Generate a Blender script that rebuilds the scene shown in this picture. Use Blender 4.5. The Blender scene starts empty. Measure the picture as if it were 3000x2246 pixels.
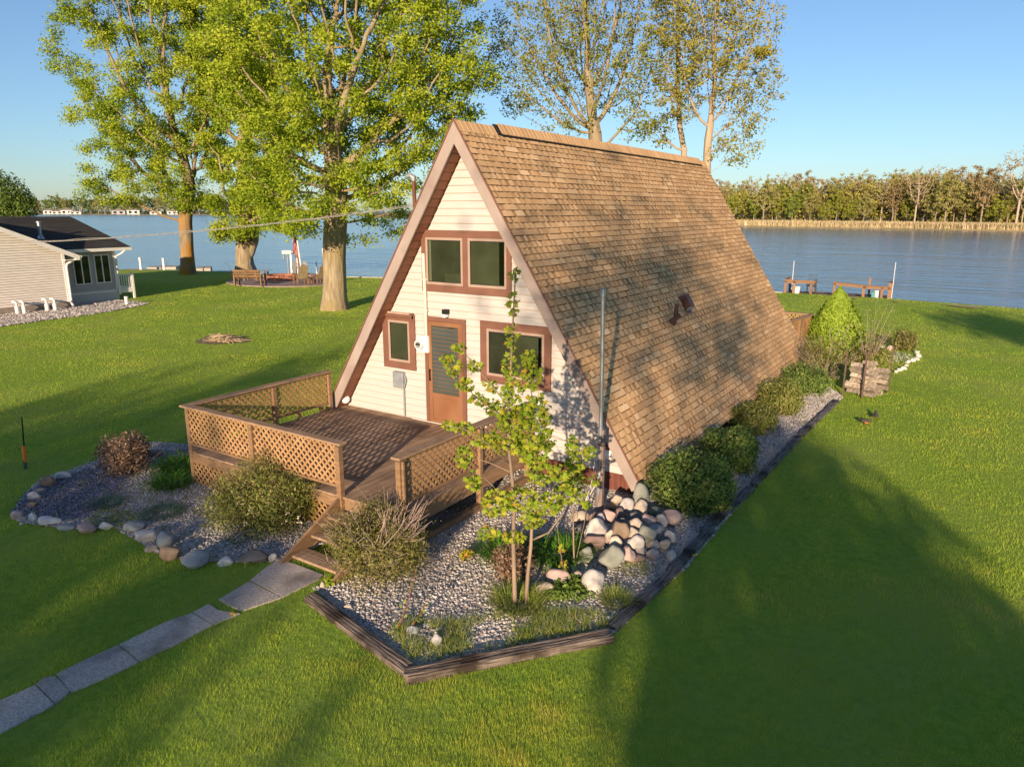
import bpy, bmesh, math, random
import numpy as np
from math import sin, cos, pi, radians, sqrt, atan2
from mathutils import Vector, Matrix
random.seed(7); rng = np.random.default_rng(11)
SC = bpy.context.scene
COL = SC.collection
# ------------------------------------------------------------------ camera (solved from the house)
CAM = np.array([8.1624, -10.9531, 4.8406]); YAW, PIT, FPX = -0.5795, 0.2366, 2107.24
FW = np.array([sin(YAW)*cos(PIT), cos(YAW)*cos(PIT), -sin(PIT)])
RT = np.array([cos(YAW), -sin(YAW), 0.]); UPV = np.cross(RT, FW)
K = 3000/2212.
def ray(u, v): return FW + RT*(u*K-1500)/FPX - UPV*(v*K-1123)/FPX
def G(u, v, z=0.):                       # sight line of a photo point met with a level plane
    r = ray(u, v); return CAM + r*((z-CAM[2])/r[2])
def PX(u, v, x):
    r = ray(u, v); return CAM + r*((x-CAM[0])/r[0])
def PY(u, v, y):
    r = ray(u, v); return CAM + r*((y-CAM[1])/r[1])
def AT(u, v, w): return CAM + ray(u, v)*w
def DEP(P): return float((np.array(P)-CAM) @ FW)
def MPP(P): return DEP(P)/FPX*K
def z6(a, b): return ((1400+.3623*a)/K, (1300+.3623*b)/K)
def z4(a, b): return ((.3623*a)/K, (1200+.3623*b)/K)
def z5(a, b): return ((800+.3623*a)/K, (1400+.3623*b)/K)
def z7(a, b): return ((2100+.3623*a)/K, (800+.3623*b)/K)
def z8(a, b): return ((.3623*a)/K, (440+.3623*b)/K)
cam = bpy.data.cameras.new('camera'); cam_o = bpy.data.objects.new('camera', cam); COL.objects.link(cam_o)
cam.sensor_width = 36; cam.lens = 36*FPX/3000; cam.clip_end = 8000; cam.clip_start = .1
cam_o.location = CAM; cam_o.rotation_euler = (pi/2-PIT, 0, -YAW); SC.camera = cam_o
# ------------------------------------------------------------------ materials
def nd(nt, t, **kw):
    n = nt.nodes.new(t)
    for k, v in kw.items():
        if k.startswith('i_'):
            key = k[2:]; n.inputs[int(key) if key.isdigit() else key.replace('_', ' ')].default_value = v
        else: setattr(n, k, v)
    return n
def c4(c): return (c[0], c[1], c[2], 1)
def mat(name, c1, c2=None, scale=6, stretch=(1, 1, 1), detail=6, rough=.8, bump=0., bdist=.02, rnd=0., metallic=0., spec=.25,
        transl=0., lo=.35, hi=.65, c3=None, scale3=.4, lo3=.5, hi3=.7, trans=0., rndcol=None, hue=0., c3z=None):
    m = bpy.data.materials.new(name); m.use_nodes = True; nt = m.node_tree; L = nt.links.new
    b = nt.nodes['Principled BSDF']; out = nt.nodes['Material Output']
    b.inputs['Roughness'].default_value = rough; b.inputs['Metallic'].default_value = metallic
    b.inputs['Specular IOR Level'].default_value = spec
    tc = nd(nt, 'ShaderNodeTexCoord'); mp = nd(nt, 'ShaderNodeMapping'); L(tc.outputs['Object'], mp.inputs[0])
    mp.inputs['Scale'].default_value = stretch
    nz = nd(nt, 'ShaderNodeTexNoise'); nz.inputs['Scale'].default_value = scale; nz.inputs['Detail'].default_value = detail
    L(mp.outputs[0], nz.inputs['Vector'])
    rp = nd(nt, 'ShaderNodeValToRGB'); e = rp.color_ramp.elements
    e[0].position = lo; e[1].position = hi; e[0].color = c4(c1); e[1].color = c4(c2 or c1); L(nz.outputs['Fac'], rp.inputs[0])
    col = rp.outputs[0]
    if c3:
        n3 = nd(nt, 'ShaderNodeTexNoise'); n3.inputs['Scale'].default_value = scale3; n3.inputs['Detail'].default_value = 5
        L(tc.outputs['Object'], n3.inputs['Vector'])
        r3 = nd(nt, 'ShaderNodeMapRange'); r3.inputs['From Min'].default_value = lo3; r3.inputs['From Max'].default_value = hi3
        L(n3.outputs['Fac'], r3.inputs[0])
        f3 = r3.outputs[0]
        if c3z:                          # stain that only reaches so high up the thing
            sx3 = nd(nt, 'ShaderNodeSeparateXYZ'); L(tc.outputs['Object'], sx3.inputs[0]); rz = nd(nt, 'ShaderNodeMapRange'); rz.inputs['From Min'].default_value = c3z[1]; rz.inputs['From Max'].default_value = c3z[0]; L(sx3.outputs['Z'], rz.inputs[0])
            mm = nd(nt, 'ShaderNodeMath', operation='MULTIPLY'); L(f3, mm.inputs[0]); L(rz.outputs[0], mm.inputs[1]); f3 = mm.outputs[0]
        mx = nd(nt, 'ShaderNodeMix', data_type='RGBA'); L(f3, mx.inputs[0]); L(col, mx.inputs[6]); mx.inputs[7].default_value = c4(c3)
        col = mx.outputs[2]
    if rnd or rndcol or hue:
        at = nd(nt, 'ShaderNodeAttribute', attribute_name='rnd')
        if rndcol:                       # per-piece colour from a ramp
            rr = nd(nt, 'ShaderNodeValToRGB'); el = rr.color_ramp.elements
            while len(el) < len(rndcol): el.new(.5)
            for i, cc in enumerate(rndcol): el[i].position = i/(len(rndcol)-1); el[i].color = c4(cc)
            L(at.outputs['Fac'], rr.inputs[0])
            mx = nd(nt, 'ShaderNodeMix', data_type='RGBA', blend_type='MULTIPLY'); mx.inputs[0].default_value = 1
            L(rr.outputs[0], mx.inputs[6]); L(col, mx.inputs[7]); col = mx.outputs[2]
        if rnd:
            mr = nd(nt, 'ShaderNodeMapRange'); mr.inputs['To Min'].default_value = 1-rnd; mr.inputs['To Max'].default_value = 1+rnd
            L(at.outputs['Fac'], mr.inputs[0])
            hs = nd(nt, 'ShaderNodeHueSaturation'); L(mr.outputs[0], hs.inputs['Value']); L(col, hs.inputs['Color']); col = hs.outputs[0]
    L(col, b.inputs['Base Color'])
    if bump:
        bp = nd(nt, 'ShaderNodeBump'); bp.inputs['Strength'].default_value = bump; bp.inputs['Distance'].default_value = bdist
        L(nz.outputs['Fac'], bp.inputs['Height']); L(bp.outputs[0], b.inputs['Normal'])
    if transl:
        tr = nd(nt, 'ShaderNodeBsdfTranslucent'); L(col, tr.inputs[0]); ms = nd(nt, 'ShaderNodeMixShader'); ms.inputs[0].default_value = transl
        L(b.outputs[0], ms.inputs[1]); L(tr.outputs[0], ms.inputs[2]); L(ms.outputs[0], out.inputs[0])
    return m
# ------------------------------------------------------------------ mesh building
class MB:
    def __init__(s): s.v = []; s.f = []; s.m = []; s.a = []
    def add(s, vs, fs, mi=0, a=None):
        o = len(s.v); s.v += [tuple(map(float, p)) for p in vs]
        a = random.random() if a is None else a
        for f in fs: s.f.append(tuple(i+o for i in f)); s.m.append(mi); s.a.append(a)
        return s
    def box(s, x0, x1, y0, y1, z0, z1, mi=0, a=None):
        return s.add([(x0,y0,z0),(x1,y0,z0),(x1,y1,z0),(x0,y1,z0),(x0,y0,z1),(x1,y0,z1),(x1,y1,z1),(x0,y1,z1)],
              [(0,3,2,1),(4,5,6,7),(0,1,5,4),(1,2,6,5),(2,3,7,6),(3,0,4,7)], mi, a)
    def obox(s, c, ax, ay, az, mi=0, a=None):
        c, ax, ay, az = map(np.array, (c, ax, ay, az)); P = []
        for k in (-1, 1):
            for i, j in ((-1,-1),(1,-1),(1,1),(-1,1)): P.append(c+ax*i+ay*j+az*k)
        return s.add(P, [(0,3,2,1),(4,5,6,7),(0,1,5,4),(1,2,6,5),(2,3,7,6),(3,0,4,7)], mi, a)
    def beam(s, p, q, w, h, up=(0,0,1), mi=0, a=None):       # w across, h along up
        p = np.array(p, float); q = np.array(q, float); d = q-p; l = np.linalg.norm(d); d /= l
        up = np.array(up, float); sd = np.cross(d, up); sd /= np.linalg.norm(sd); u2 = np.cross(sd, d)
        return s.obox((p+q)/2, d*l/2, sd*w/2, u2*h/2, mi, a)
    def tube(s, pts, rad, n=8, mi=0, a=None, cap=True):
        pts = [np.array(p, float) for p in pts]
        if not hasattr(rad, '__len__'): rad = [rad]*len(pts)
        V = []; F = []; ref = None
        for i, p in enumerate(pts):
            d = pts[min(i+1, len(pts)-1)]-pts[max(i-1, 0)]; d = d/(np.linalg.norm(d)+1e-9)
            if ref is None: ref = np.array([1,0,0.]) if abs(d[0]) < .8 else np.array([0,1,0.])
            x = ref-d*(ref@d); x /= np.linalg.norm(x)+1e-9; ref = x; y = np.cross(d, x)
            for k in range(n): V.append(p+(x*cos(2*pi*k/n)+y*sin(2*pi*k/n))*rad[i])
        for i in range(len(pts)-1):
            for k in range(n):
                a0 = i*n+k; a1 = i*n+(k+1) % n; F.append((a0, a1, a1+n, a0+n))
        if cap: F.append(tuple(range(n-1, -1, -1))); F.append(tuple((len(pts)-1)*n+k for k in range(n)))
        return s.add(V, F, mi, a)
    def cyl(s, p, q, r, r2=None, n=12, mi=0, a=None): return s.tube([p, q], [r, r if r2 is None else r2], n, mi, a)
    def sphere(s, c, r, n=12, mi=0, a=None, sq=(1,1,1)):
        V = []; F = []; h = n//2
        for i in range(h+1):
            t = pi*i/h
            for k in range(n): V.append((c[0]+r*sq[0]*sin(t)*cos(2*pi*k/n), c[1]+r*sq[1]*sin(t)*sin(2*pi*k/n), c[2]+r*sq[2]*cos(t)))
        for i in range(h):
            for k in range(n): F.append((i*n+k, (i+1)*n+k, (i+1)*n+(k+1) % n, i*n+(k+1) % n))
        return s.add(V, F, mi, a)
    def prism(s, poly, axis, d0, d1, mi=0, a=None):          # polygon (2D) extruded along axis 'x','y','z'
        n = len(poly); V = []
        for d in (d0, d1):
            for p in poly: V.append({'x': (d, p[0], p[1]), 'y': (p[0], d, p[1]), 'z': (p[0], p[1], d)}[axis])
        F = [tuple(range(n)), tuple(range(2*n-1, n-1, -1))]
        for k in range(n): F.append((k, k+n, (k+1) % n+n, (k+1) % n))
        return s.add(V, F, mi, a)
    def build(s, name, mats, parent=None, loc=None, smooth=False, fixn=True):
        mats = mats if isinstance(mats, (list, tuple)) else [mats]
        base = np.array(parent['_w']) if parent is not None else (np.array(loc, float) if loc is not None else np.zeros(3))
        V = np.array(s.v)-base
        me = bpy.data.meshes.new(name); me.from_pydata(V.tolist(), [], s.f)
        at = me.attributes.new('rnd', 'FLOAT', 'FACE'); at.data.foreach_set('value', np.array(s.a, np.float32))
        me.polygons.foreach_set('material_index', np.array(s.m, np.int32))
        for m in mats: me.materials.append(m)
        if fixn:
            bm = bmesh.new(); bm.from_mesh(me); bmesh.ops.recalc_face_normals(bm, faces=bm.faces); bm.to_mesh(me); bm.free()
        if smooth: me.polygons.foreach_set('use_smooth', np.ones(len(me.polygons), bool))
        me.update(); o = bpy.data.objects.new(name, me); COL.objects.link(o)
        if parent is not None: o.parent = parent
        else: o.location = base
        o['_w'] = [float(x) for x in base]
        return o
def bevel(o, w=.006, seg=1):
    md = o.modifiers.new('bevel', 'BEVEL'); md.width = w; md.segments = seg; md.limit_method = 'ANGLE'; return o
def np_mesh(name, V, F, material, rnd=None, parent=None, loc=None, smooth=False, matidx=None):
    base = np.array(parent['_w']) if parent is not None else (np.array(loc, float) if loc is not None else np.zeros(3))
    V = np.asarray(V, np.float32)-base.astype(np.float32); F = np.asarray(F, np.int32); k = F.shape[1]
    me = bpy.data.meshes.new(name); me.vertices.add(len(V)); me.vertices.foreach_set('co', V.ravel())
    me.loops.add(F.size); me.loops.foreach_set('vertex_index', F.ravel())
    me.polygons.add(len(F)); me.polygons.foreach_set('loop_start', np.arange(0, F.size, k, dtype=np.int32))
    me.update(calc_edges=True)
    at = me.attributes.new('rnd', 'FLOAT', 'FACE'); at.data.foreach_set('value', (rng.random(len(F)) if rnd is None else np.asarray(rnd)).astype(np.float32))
    for m in (material if isinstance(material, (list, tuple)) else [material]): me.materials.append(m)
    if matidx is not None: me.polygons.foreach_set('material_index', np.asarray(matidx, np.int32))
    if smooth: me.polygons.foreach_set('use_smooth', np.ones(len(F), bool))
    me.validate(); o = bpy.data.objects.new(name, me); COL.objects.link(o)
    if parent is not None: o.parent = parent
    else: o.location = base
    o['_w'] = [float(x) for x in base]
    return o
def rand_rot(n, tilt=None):
    """n rotation matrices; tilt limits the lean of the piece's normal from vertical"""
    q = rng.normal(size=(n, 4)); q /= np.linalg.norm(q, axis=1)[:, None]
    w, x, y, z = q.T
    return np.stack([np.stack([1-2*(y*y+z*z), 2*(x*y-z*w), 2*(x*z+y*w)], 1), np.stack([2*(x*y+z*w), 1-2*(x*x+z*z), 2*(y*z-x*w)], 1),
                     np.stack([2*(x*z-y*w), 2*(y*z+x*w), 1-2*(x*x+y*y)], 1)], 1)
def frames(nrm, spin=None):
    """rotation matrices whose third column is nrm"""
    n = nrm/np.linalg.norm(nrm, axis=1)[:, None]; a = rng.normal(size=n.shape) if spin is None else spin
    x = a-n*(a*n).sum(1)[:, None]; x /= np.linalg.norm(x, axis=1)[:, None]+1e-9; y = np.cross(n, x)
    return np.stack([x, y, n], 2)
def scatter(T, TF, pos, rot, size):
    """copies of a template (T verts, TF faces) as arrays"""
    T = np.asarray(T, float); TF = np.asarray(TF); n = len(pos)
    V = np.einsum('nij,kj->nki', rot, T)*np.asarray(size).reshape(n, 1, -1)+pos[:, None, :]
    F = TF[None]+(np.arange(n)*len(T))[:, None, None]
    return V.reshape(-1, 3), F.reshape(-1, TF.shape[1])
LEAF_T = [(-.5, 0, 0), (0, -.28, .06), (.5, 0, 0), (0, .28, .06)]; LEAF_F = [(0, 1, 2, 3)]
NARROW_T = [(-.5, 0, 0), (0, -.13, .05), (.5, 0, 0), (0, .13, .05)]
def leaves(name, pos, size, material, parent=None, loc=None, nrm=None, T=LEAF_T, rnd=None):
    n = len(pos); rot = rand_rot(n) if nrm is None else frames(nrm)
    s = size*(.6+.8*rng.random(n)); V, F = scatter(T, LEAF_F if len(T) == 4 else [tuple(range(len(T)))], np.asarray(pos), rot, s)
    return np_mesh(name, V, F, material, parent=parent, loc=loc, rnd=rnd)
# ------------------------------------------------------------------ tags
def tag(o, label=None, cat=None, group=None, kind=None):
    if label: o['label'] = label
    if cat: o['category'] = cat
    if group: o['group'] = group
    if kind: o['kind'] = kind
    return o
def thing(name, label, cat, loc=(0,0,0), group=None):
    o = bpy.data.objects.new(name, None); COL.objects.link(o); o.location = [float(x) for x in loc]; o.empty_display_size = .2
    o['_w'] = [float(x) for x in loc]
    return tag(o, label, cat, group)
def copy_tree(o, loc, rz=0., sc=None, label=None, group=None, parent=None):
    c = o.copy(); COL.objects.link(c)
    if parent is not None: c.parent = parent
    else:
        c.location = [float(x) for x in loc]; c.rotation_euler = (0, 0, rz)
        if sc: c.scale = sc if hasattr(sc, '__len__') else (sc,)*3
        if label: c['label'] = label
        if group: c['group'] = group
    for ch in list(o.children): copy_tree(ch, None, parent=c)
    return c
def inpoly(P, poly):
    x, y = P[:, 0], P[:, 1]; r = np.zeros(len(P), bool); n = len(poly); j = n-1
    for i in range(n):
        xi, yi = poly[i][:2]; xj, yj = poly[j][:2]
        c = ((yi > y) != (yj > y)) & (x < (xj-xi)*(y-yi)/((yj-yi) if yj != yi else 1e-9)+xi); r ^= c; j = i
    return r
def sheet(name, poly, z, m, kind='structure', edge=None):
    mb = MB(); n = len(poly)
    if edge is None: mb.add([(p[0], p[1], z) for p in poly], [tuple(range(n))])
    else: mb.prism([(p[0], p[1]) for p in poly], 'z', z-edge, z)
    o = mb.build(name, m); bm = bmesh.new(); bm.from_mesh(o.data); bmesh.ops.triangulate(bm, faces=bm.faces)
    bmesh.ops.recalc_face_normals(bm, faces=bm.faces); bm.normal_update()
    up = sum(f.normal.z*f.calc_area() for f in bm.faces)
    if edge is None and up < 0: bmesh.ops.reverse_faces(bm, faces=bm.faces)
    bm.to_mesh(o.data); bm.free()
    o['kind'] = kind; return o
# rock template
def ico(sub):
    bm = bmesh.new(); bmesh.ops.create_icosphere(bm, subdivisions=sub, radius=1); V = np.array([v.co[:] for v in bm.verts]); F = np.array([[v.index for v in f.verts] for f in bm.faces]); bm.free(); return V, F
ICO1, ICO3, ICO2 = ico(1), ico(3), ico(2)
from mathutils import noise as mn
def rock(name, label, c, r, m, group=None, seed=0, rz=0., facet=.0, sub=3, cat='rock'):
    V, F = (ICO3 if sub == 3 else ICO2); V = V.copy(); R = random.Random(seed)
    off = Vector((R.random()*50, R.random()*50, R.random()*50))
    for i in range(11):                      # flatten a few sides
        d = np.array([R.gauss(0, 1), R.gauss(0, 1), R.gauss(0, 1)]); d /= np.linalg.norm(d); h = R.uniform(.52, .84)-facet
        e = V@d-h; V -= np.outer(np.clip(e, 0, None)*.82, d)
    for i in range(len(V)): V[i] *= 1+.16*mn.noise(Vector(V[i])*1.3+off)+.07*mn.noise(Vector(V[i])*3.4+off)+.035*mn.noise(Vector(V[i])*8+off)
    V = V*np.array(r); a, b = cos(rz), sin(rz); V = V@np.array([[a, b, 0], [-b, a, 0], [0, 0, 1]])
    o = np_mesh(name, V+np.array(c), F, m, loc=c, smooth=True, rnd=np.full(len(F), R.random())); tag(o, label, cat, group); return o
# ------------------------------------------------------------------ A-frame house
H = 6.343; KK = .6309; LEN = 12.93; OH = .355; ZE = .33; NS = sqrt(1+KK*KK); DS = KK/NS; DC = 1/NS   # slope down = (DS,0,-DC)
M_siding = mat('cream_siding', (.49,.468,.452), (.445,.425,.408), 3, (1,1,9), rough=.6, bump=.12, bdist=.004, c3=(.48,.435,.385), scale3=1.3, lo3=.5, hi3=.85, rnd=.025)
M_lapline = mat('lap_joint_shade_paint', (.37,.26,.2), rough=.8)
M_trim = mat('mauve_trim_paint', (.19,.093,.066), (.165,.08,.056), 4, rough=.5, rnd=.05)
M_fascia = mat('fascia_paint', (.34,.28,.25), (.29,.235,.21), 2.5, (1,1,.5), rough=.55, rnd=.04, c3=(.26,.2,.178), scale3=1.5)
M_soffit = mat('soffit_plank', (.25,.105,.06), (.19,.08,.045), 3, (1,.3,1), rough=.7, rnd=.12)
M_skirt = mat('skirt_board', (.17,.06,.042), (.1,.04,.03), 5, (3,3,.4), rough=.75, rnd=.15)
M_sash = mat('tan_sash', (.36,.265,.215), (.32,.235,.19), 4, rough=.45)
M_door = mat('bronze_door', (.27,.135,.072), (.22,.105,.055), 3, (1,1,.3), rough=.42, c3=(.2,.085,.04), scale3=1.5)
M_black = mat('black_plastic', (.012,.012,.013), (.025,.024,.024), 12, rough=.5)
M_grey = mat('grey_metal', (.33,.36,.38), (.25,.27,.29), 6, rough=.45, metallic=.3)
M_white = mat('white_paint', (.75,.74,.71), (.66,.65,.62), 6, rough=.5)
M_globe = mat('opal_globe', (.85,.84,.8), (.8,.79,.76), 3, rough=.25)
M_galv = mat('galvanized_pipe', (.42,.45,.48), (.3,.32,.35), 9, (2,2,.4), rough=.38, metallic=.65)
M_rust = mat('rusty_pipe', (.2,.085,.05), (.12,.05,.035), 9, rough=.7)
M_shingle = mat('tan_shingle', (1.,1.,1.), (.82,.8,.78), 60, detail=4, rough=.95, spec=.1, bump=.25, bdist=.006,
   rndcol=[(.36,.22,.115), (.47,.295,.155), (.57,.365,.195), (.64,.42,.225), (.69,.46,.255), (.75,.52,.3), (.82,.6,.365)])
M_band = mat('shadow_line_granules', (.13,.075,.038), (.085,.05,.027), 30, rough=.95, spec=.1)
M_ridgevent = mat('ridge_vent_black', (.018,.017,.017), (.03,.028,.027), 20, rough=.8)
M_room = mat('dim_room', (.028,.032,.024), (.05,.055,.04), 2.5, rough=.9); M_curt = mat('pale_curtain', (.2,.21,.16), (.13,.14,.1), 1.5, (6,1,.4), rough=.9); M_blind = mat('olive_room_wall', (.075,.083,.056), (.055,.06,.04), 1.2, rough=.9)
def clear_glass():
    m = bpy.data.materials.new('window_glass'); m.use_nodes = True; nt = m.node_tree; nt.nodes.remove(nt.nodes['Principled BSDF']); out = nt.nodes['Material Output']
    g = nd(nt, 'ShaderNodeBsdfGlossy'); g.inputs['Roughness'].default_value = .015; t = nd(nt, 'ShaderNodeBsdfTransparent'); t.inputs[0].default_value = (.8,.84,.78,1); f = nd(nt, 'ShaderNodeFresnel'); f.inputs[0].default_value = 1.8
    x = nd(nt, 'ShaderNodeMixShader'); nt.links.new(f.outputs[0], x.inputs[0]); nt.links.new(t.outputs[0], x.inputs[1]); nt.links.new(g.outputs[0], x.inputs[2]); nt.links.new(x.outputs[0], out.inputs[0]); return m
M_clear = clear_glass()
def glass(name, base, rough=.04):
    m = mat(name, base, tuple(x*1.3 for x in base), 1.2, rough=rough, spec=.5); return m
M_glass = glass('dark_window_glass', (.014,.018,.013)); M_glass2 = glass('curtained_glass', (.055,.062,.04)); M_jal = glass('jalousie_glass', (.05,.058,.05), .1)
house = thing('a_frame_house', 'steep A-frame cottage with tan shingle roof, cream gable front and brown trim', 'house', (0, 0, 0))
def hw(z, off=0.): return (H-z)*KK-off*NS         # half width of the A at height z, off = inset square to the slope
# gable wall of lapped boards
wall = MB(); z = .36; off = .215
top_z = H-.215*NS/KK
while z < top_z-.02:
    h = min(.1365, top_z-z); x0, x1 = hw(z, off), hw(z+h, off)
    wall.add([(-x0,-.016,z),(x0,-.016,z),(x1,-.003,z+h),(-x1,-.003,z+h),(-x0,.0,z),(x0,0,z)], [(0,1,2,3),(4,5,1,0)])
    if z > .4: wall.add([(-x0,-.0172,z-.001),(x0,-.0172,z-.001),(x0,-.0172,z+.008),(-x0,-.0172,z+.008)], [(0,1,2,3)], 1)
    z += h
wall.add([(-hw(.36,off),.03,.36),(hw(.36,off),.03,.36),(0,.03,top_z)], [(0,1,2)])
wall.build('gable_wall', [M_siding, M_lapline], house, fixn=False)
# back gable and floor so that the house is closed
bw = MB(); bw.prism([(-hw(.36,off),.36),(hw(.36,off),.36),(0,top_z)], 'y', LEN-.35, LEN-.3); bw.build('back_wall', M_siding, house)
sk = MB(); x = -3.7
while x < 3.55:
    sk.box(x, min(x+.19, 3.56), .03, .06, -.02, .365); x += .193
for sx in (-3.62, 3.58): sk.box(sx-.02, sx+.02, .06, LEN-.4, -.02, .36)
sk.build('skirt', M_skirt, house)
# roof core, soffit planks
rf = MB(); e = (H-ZE)*KK
ti = .17*NS/KK
rf.prism([(0,H-.01),(e-.01,ZE),(e-.17*DC*1.0,ZE-.17*DS),(0,H-ti),(-e+.17*DC,ZE-.17*DS),(-e+.01,ZE)], 'y', -OH+.045, LEN)
roof = rf.build('roof', M_soffit, house)
so = MB(); zz = ZE+.12
for sg in (-1, 1):
    s = .3
    while s < 7.0:
        s1 = min(s+.185, 7.05)
        P = []
        for ss, tt in ((s,.18),(s1,.192)): P.append((sg*(DS*ss-DC*tt), H-DC*ss-DS*tt))
        so.add([(P[0][0],-OH+.05,P[0][1]),(P[1][0],-OH+.05,P[1][1]),(P[1][0],.02,P[1][1]),(P[0][0],.02,P[0][1])], [(0,1,2,3) if sg < 0 else (3,2,1,0)])
        s = s1
so.build('soffit', M_soffit, house)
# rake boards: an upper and a lower length each side
def rake(sg, s0, s1, yo, m=M_fascia, wid=.195):
    b = MB(); P = []
    for ss, t in ((s0, -.012), (s1, -.012), (s1, wid), (s0, wid)):
        x, zq = DS*ss-DC*t, H-DC*ss-DS*t
        P.append((sg*x, zq))
    if s0 == 0: P[0] = (0, H+.012/DS); P[3] = (0, H-wid/DS)
    b.prism(P, 'y', -OH-yo, -OH+.045-yo*.5); return b
rb = None
for sg in (-1, 1):
    up = rake(sg, 0, 4.62, .004).build('rake_board', M_fascia, house); bevel(up, .006)
    lo = rake(sg, 4.62, 7.11, -.004).build('rake_board', M_fascia, house); bevel(lo, .006)
    d = MB(); P = []
    for ss, t in ((0, -.036), (7.13, -.036), (7.13, -.008), (0, -.008)): P.append((sg*(DS*ss-DC*t), H-DC*ss-DS*t))
    P[0] = (0, H+.036/DS); P[3] = (0, H+.008/DS)
    d.prism(P, 'y', -OH-.018, -OH-.006); d.build('drip_edge', M_trim, house)
# shingles: laminated courses with random tabs and a printed shade line
def shingles(sg, name, parent, y0, y1, course=.127, n=56):
    V = []; F = []; A = []; Mi = []
    def quad(s0, s1, a, b, t0, t1, at, mi):
        o = len(V)
        for ss, yy, tt in ((s0,a,t0),(s0,b,t0),(s1,b,t1),(s1,a,t1)): V.append((sg*(DS*ss+DC*tt), yy, H-DC*ss+DS*tt))
        F.append((o,o+3,o+2,o+1) if sg > 0 else (o,o+1,o+2,o+3)); A.append(at); Mi.append(mi)
    R = random.Random(5)
    for i in range(n):
        s0 = i*course+.01; s1 = s0+course
        y = y0+R.uniform(-.3, 0); patch = R.uniform(.35, .6)
        while y < y1:                                        # lower layer
            w = R.uniform(.12, .3); a, b = max(y, y0), min(y+w, y1)
            if b > a: quad(s0, s1+.004, a, b, .005, .014, min(1, max(0, R.gauss(patch-.17, .13))), 0)
            y += w
        quad(s1+.0005, s1+.0035, y0, y1, .0231, .0231, 0, 1)
        y = y0+R.uniform(-.2, 0)
        while y < y1:                                        # tabs on top, dark shade band in the gaps
            w = R.uniform(.06, .15) if R.random() < .8 else R.uniform(.2, .45); g = R.uniform(.05, .14); a, b = max(y, y0), min(y+w, y1)
            at = min(1, max(0, R.gauss(patch+.14, .14)))
            if b > a:
                quad(s0, s1, a, b, .0155, .0225, at, 0)
                o = len(V)                                   # butt edge
                for tt in (.004, .0225):
                    for yy in (a, b): V.append((sg*(DS*s1+DC*tt), yy, H-DC*s1+DS*tt))
                F.append((o,o+1,o+3,o+2)); A.append(0); Mi.append(1)
                quad(s1+.001, s1+R.uniform(.011, .019), max(y0, a-.006), min(y1, b+.006), .0235, .0235, 0, 1)
            y += w+g
    return np_mesh(name, V, F, [M_shingle, M_band], rnd=A, parent=parent, matidx=Mi)
shingles(1, 'shingles', roof, -OH+.0, LEN); shingles(-1, 'shingles', roof, -OH, LEN, .285, 25)
for o in roof.children: pass
# ridge cap and vent
rv = MB()
for sg in (-1, 1):
    P = [(0, H+.075), (sg*.135, H+.075-.135*1.45), (sg*.12, H+.03-.12*1.45), (0, H+.02)]
    rv.prism(P, 'y', .85, LEN-.55)
rv.build('ridge_vent', M_ridgevent, roof)
rc = MB(); y = -OH
while y < LEN:
    b = min(y+.15, LEN); raised = .85 < y < LEN-.6; q = .055 if raised else .0
    for sg in (-1, 1):
        w = .125
        rc.add([(0,y,H+.045+q),(0,b+.02,H+.034+q),(sg*w,b+.02,H+.03+q-w*1.45),(sg*w,y,H+.041+q-w*1.45),(0,y,H+.03+q),(sg*w,y,H+.026+q-w*1.45),
                (sg*w,b+.02,H+.012+q-w*1.45)], [(0,1,2,3),(0,3,5,4),(3,2,6,5)], a=random.uniform(.3,.62))
    y = b
rc.build('ridge_cap', M_shingle, roof)
# brown flue pipe with tee, and box hood
def RP(s, y, t): return np.array([DS*s+DC*t, y, H-DC*s+DS*t])
fl = MB(); b0 = PX(1452, 700, 2.4)
def on_roof(u, v):
    r = ray(u, v); t = (KK*H-CAM[0]-KK*CAM[2])/(r[0]+KK*r[2]); return CAM+r*t
M_flue = mat('brown_flue_paint', (.13,.055,.04), (.09,.04,.03), 8, rough=.5)
p = on_roof(1454, 702); nrm = np.array([DC, 0, DS])
fl.cyl(p-nrm*.03, p+nrm*.05+np.array([.0,0,.06]), .05, n=12); q = p+nrm*.06+np.array([0,-.02,.1])
fl.cyl(q+np.array([-.1,-.1,-.08]), q+np.array([.08,.06,.1]), .052, n=12); fl.cyl(q, q+np.array([.0,.05,.34]), .045, n=12)
fl.build('flue_pipe', M_flue, roof, smooth=False)
hd = MB(); p = on_roof(1477, 655); sdn = np.array([DS,0,-DC]); yv = np.array([0,1.,0])
hd.obox(p+nrm*.09, sdn*.16, yv*.12, nrm*.08); hd.obox(p+nrm*.01+sdn*.05, sdn*.24, yv*.17, nrm*.012)
hd.build('vent_hood', M_flue, roof)
hb = MB(); hb.obox(p+nrm*.07+sdn*.18, sdn*.02, yv*.1, nrm*.05); hb.build('hood_flap', M_grey, roof)
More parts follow.
